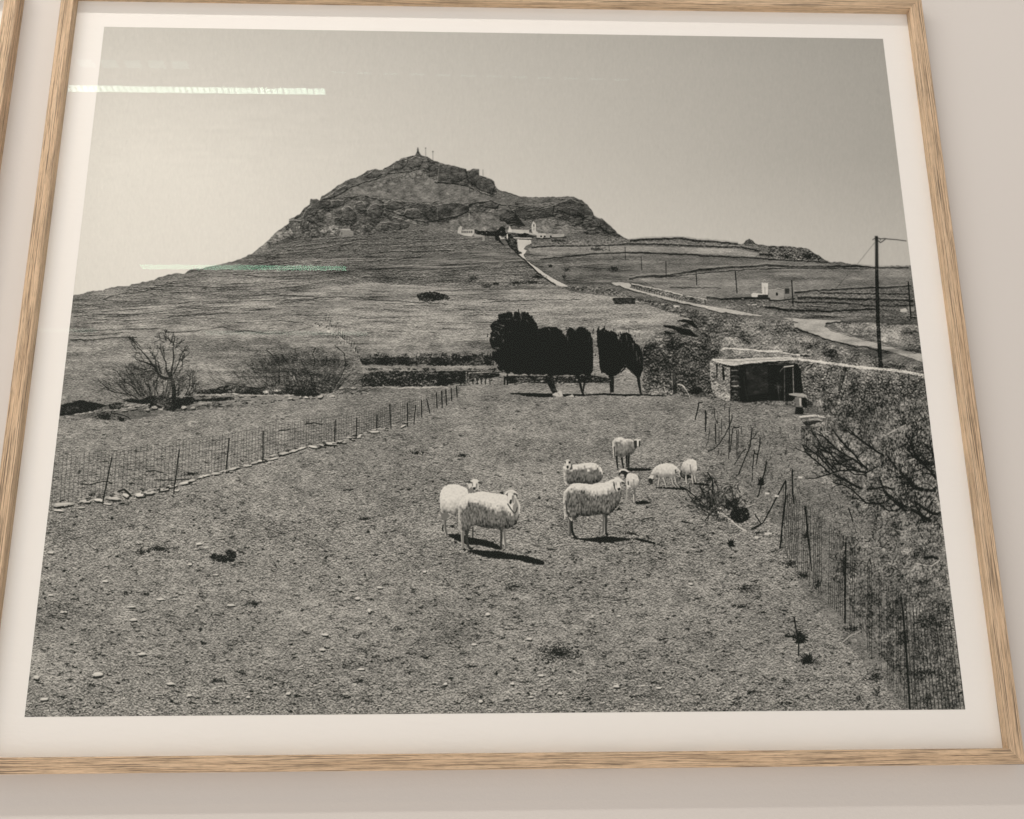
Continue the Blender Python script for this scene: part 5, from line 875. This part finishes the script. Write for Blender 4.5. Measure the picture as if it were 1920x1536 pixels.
# ---------------------------------------------------------------- ceiling lights: slim linear LED lamps hung parallel to the wall, seen again in the glass
ZL = Z0+2.42
def led_lamp(x0, x1, y, wid, m, label, pitch=.0237, grp='linear LED lamps hanging above the wall'):
    L = empty('linear_lamp', ((x0+x1)/2, y, ZL), label, 'ceiling lamp', grp); h = (x1-x0)/2
    v, f = boxes([(-h-.01,h+.01,-wid/2-.006,wid/2+.006,.004,.05)]); mesh('housing', v, f, M_white, L)
    n = int(round((x1-x0)/pitch)); V, F = [], []
    for k in range(n):
        a = -h+(k+.14)*2*h/n; c = -h+(k+.86)*2*h/n; q = len(V)
        for y0_, y1_ in ((-wid/2,wid/2),):
            q = len(V); V += [(a,y0_,.0035),(c,y0_,.0035),(c,y1_,.0035),(a,y1_,.0035)]; F.append((q,q+3,q+2,q+1))
    o = mesh('led_cell', V, F, m[0], L); o['kind'] = 'stuff'
    mesh('diffuser', [(-h,-wid/2-.004,.0039),(h,-wid/2-.004,.0039),(h,wid/2+.004,.0039),(-h,wid/2+.004,.0039)], [(0,3,2,1)], m[1], L)
    for s in (-.8,.8): v, f = boxes([(s*h-.0015,s*h+.0015,-.0015,.0015,.05,1.2)]); mesh('cable', v, f, M_cable, L)
    return L
def two(n, c, s_, q=.4): return glow(n,c,s_), glow(n+'_diffuser',c,s_*q)
E_wash = two('led_wash',(1.0,.95,.88),L_A); E_near = two('led_near',(1.0,.95,.88),L_B)
E1 = two('led_row_one',(1,.97,.95),L_R1,.25); E2 = two('led_row_two',(.6,1,.78),L_R2,.7); E3 = two('led_row_three',(.95,1,.95),L_R3)
led_lamp(-1.75,.55,-1.16,.06,E_wash,'warm linear lamp in the second row out from the wall')
led_lamp(-1.1,.75,-.31,.05,E_near,'warm linear lamp closest to the wall, directly above the frame')
led_lamp(-1.24,-.118,-2.605,.04,E1,'bright linear lamp mirrored as the dotted line high on the glass')
led_lamp(-1.34,-.225,-4.32,.056,E2,'linear lamp mirrored as a green dotted line across the hillside')
led_lamp(-1.23,-.2,-5.34,.07,E3,'faint farther linear lamp mirrored above the bare shrubs')
led_lamp(-2.9,-1.9,-5.31,.07,E3,'faint farthest left linear lamp mirrored at the left border of the print')
E4 = glow('panel_light',(.8,.9,1),L_P)
for k in range(5):
    x = -1.0+k*.088; L = empty('small_ceiling_light', (x,-2.435,ZL), 'small square ceiling light, %s of the five mirrored at the top left' % ('leftmost','second from the left','middle one','second from the right','rightmost')[k], 'ceiling lamp', 'group of five small square ceiling lights')
    v, f = boxes([(-.036,.036,-.03,.03,.003,.03)]); mesh('housing', v, f, M_white, L); mesh('diffuser', [(-.03,-.025,.0025),(.03,-.025,.0025),(.03,.025,.0025),(-.03,.025,.0025)], [(0,3,2,1)], E4, L)
for k in range(12):
    x = -.05+k*.1; L = empty('slim_ceiling_light', (x,-2.47-.002*k,ZL), 'slim ceiling light, %s from the left in the long row mirrored near the top' % ('first','second','third','fourth','fifth','sixth','seventh','eighth','ninth','tenth','eleventh','twelfth')[k], 'ceiling lamp', 'row of slim ceiling lights')
    v, f = boxes([(-.036,.036,-.012,.012,.003,.03)]); mesh('housing', v, f, M_white, L); mesh('diffuser', [(-.028,-.006,.0025),(.028,-.006,.0025),(.028,.006,.0025),(-.028,.006,.0025)], [(0,3,2,1)], E4, L)

# a warm track spotlight further left
t_ = empty('track_spotlight', (-1.9,-1.5,ZL), 'small white track spotlight aimed down at the left part of the wall', 'spotlight')
def can(n=20, r=.035, l=.11):
    V = [(r*math.cos(a*2*math.pi/n), r*math.sin(a*2*math.pi/n), z) for z in (.0,l) for a in range(n)]; F = [(i,(i+1)%n,n+(i+1)%n,n+i) for i in range(n)]+[tuple(range(n,2*n))]; return V, F
from mathutils import Vector
aim = (Vector((-.35,0,Z0+.28))-Vector((-1.9,-1.5,ZL))).normalized(); q = (-aim).to_track_quat('Z','Y')
v, f = can(); o = mesh('lamp_body', v, f, M_white, t_); o.rotation_euler = q.to_euler(); v, f = boxes([(-.01,.01,-.01,.01,.06,.3)]); mesh('stem', v, f, M_cable, t_)
sl = bpy.data.lights.new('spot','SPOT'); sl.energy = SPOT; sl.color = (1,.74,.44); sl.spot_size = math.radians(38); sl.spot_blend = 1; sl.shadow_soft_size = .03; so = bpy.data.objects.new('spot', sl); C.objects.link(so); so.parent = t_; so.rotation_euler = q.to_euler(); so.location = aim*.005
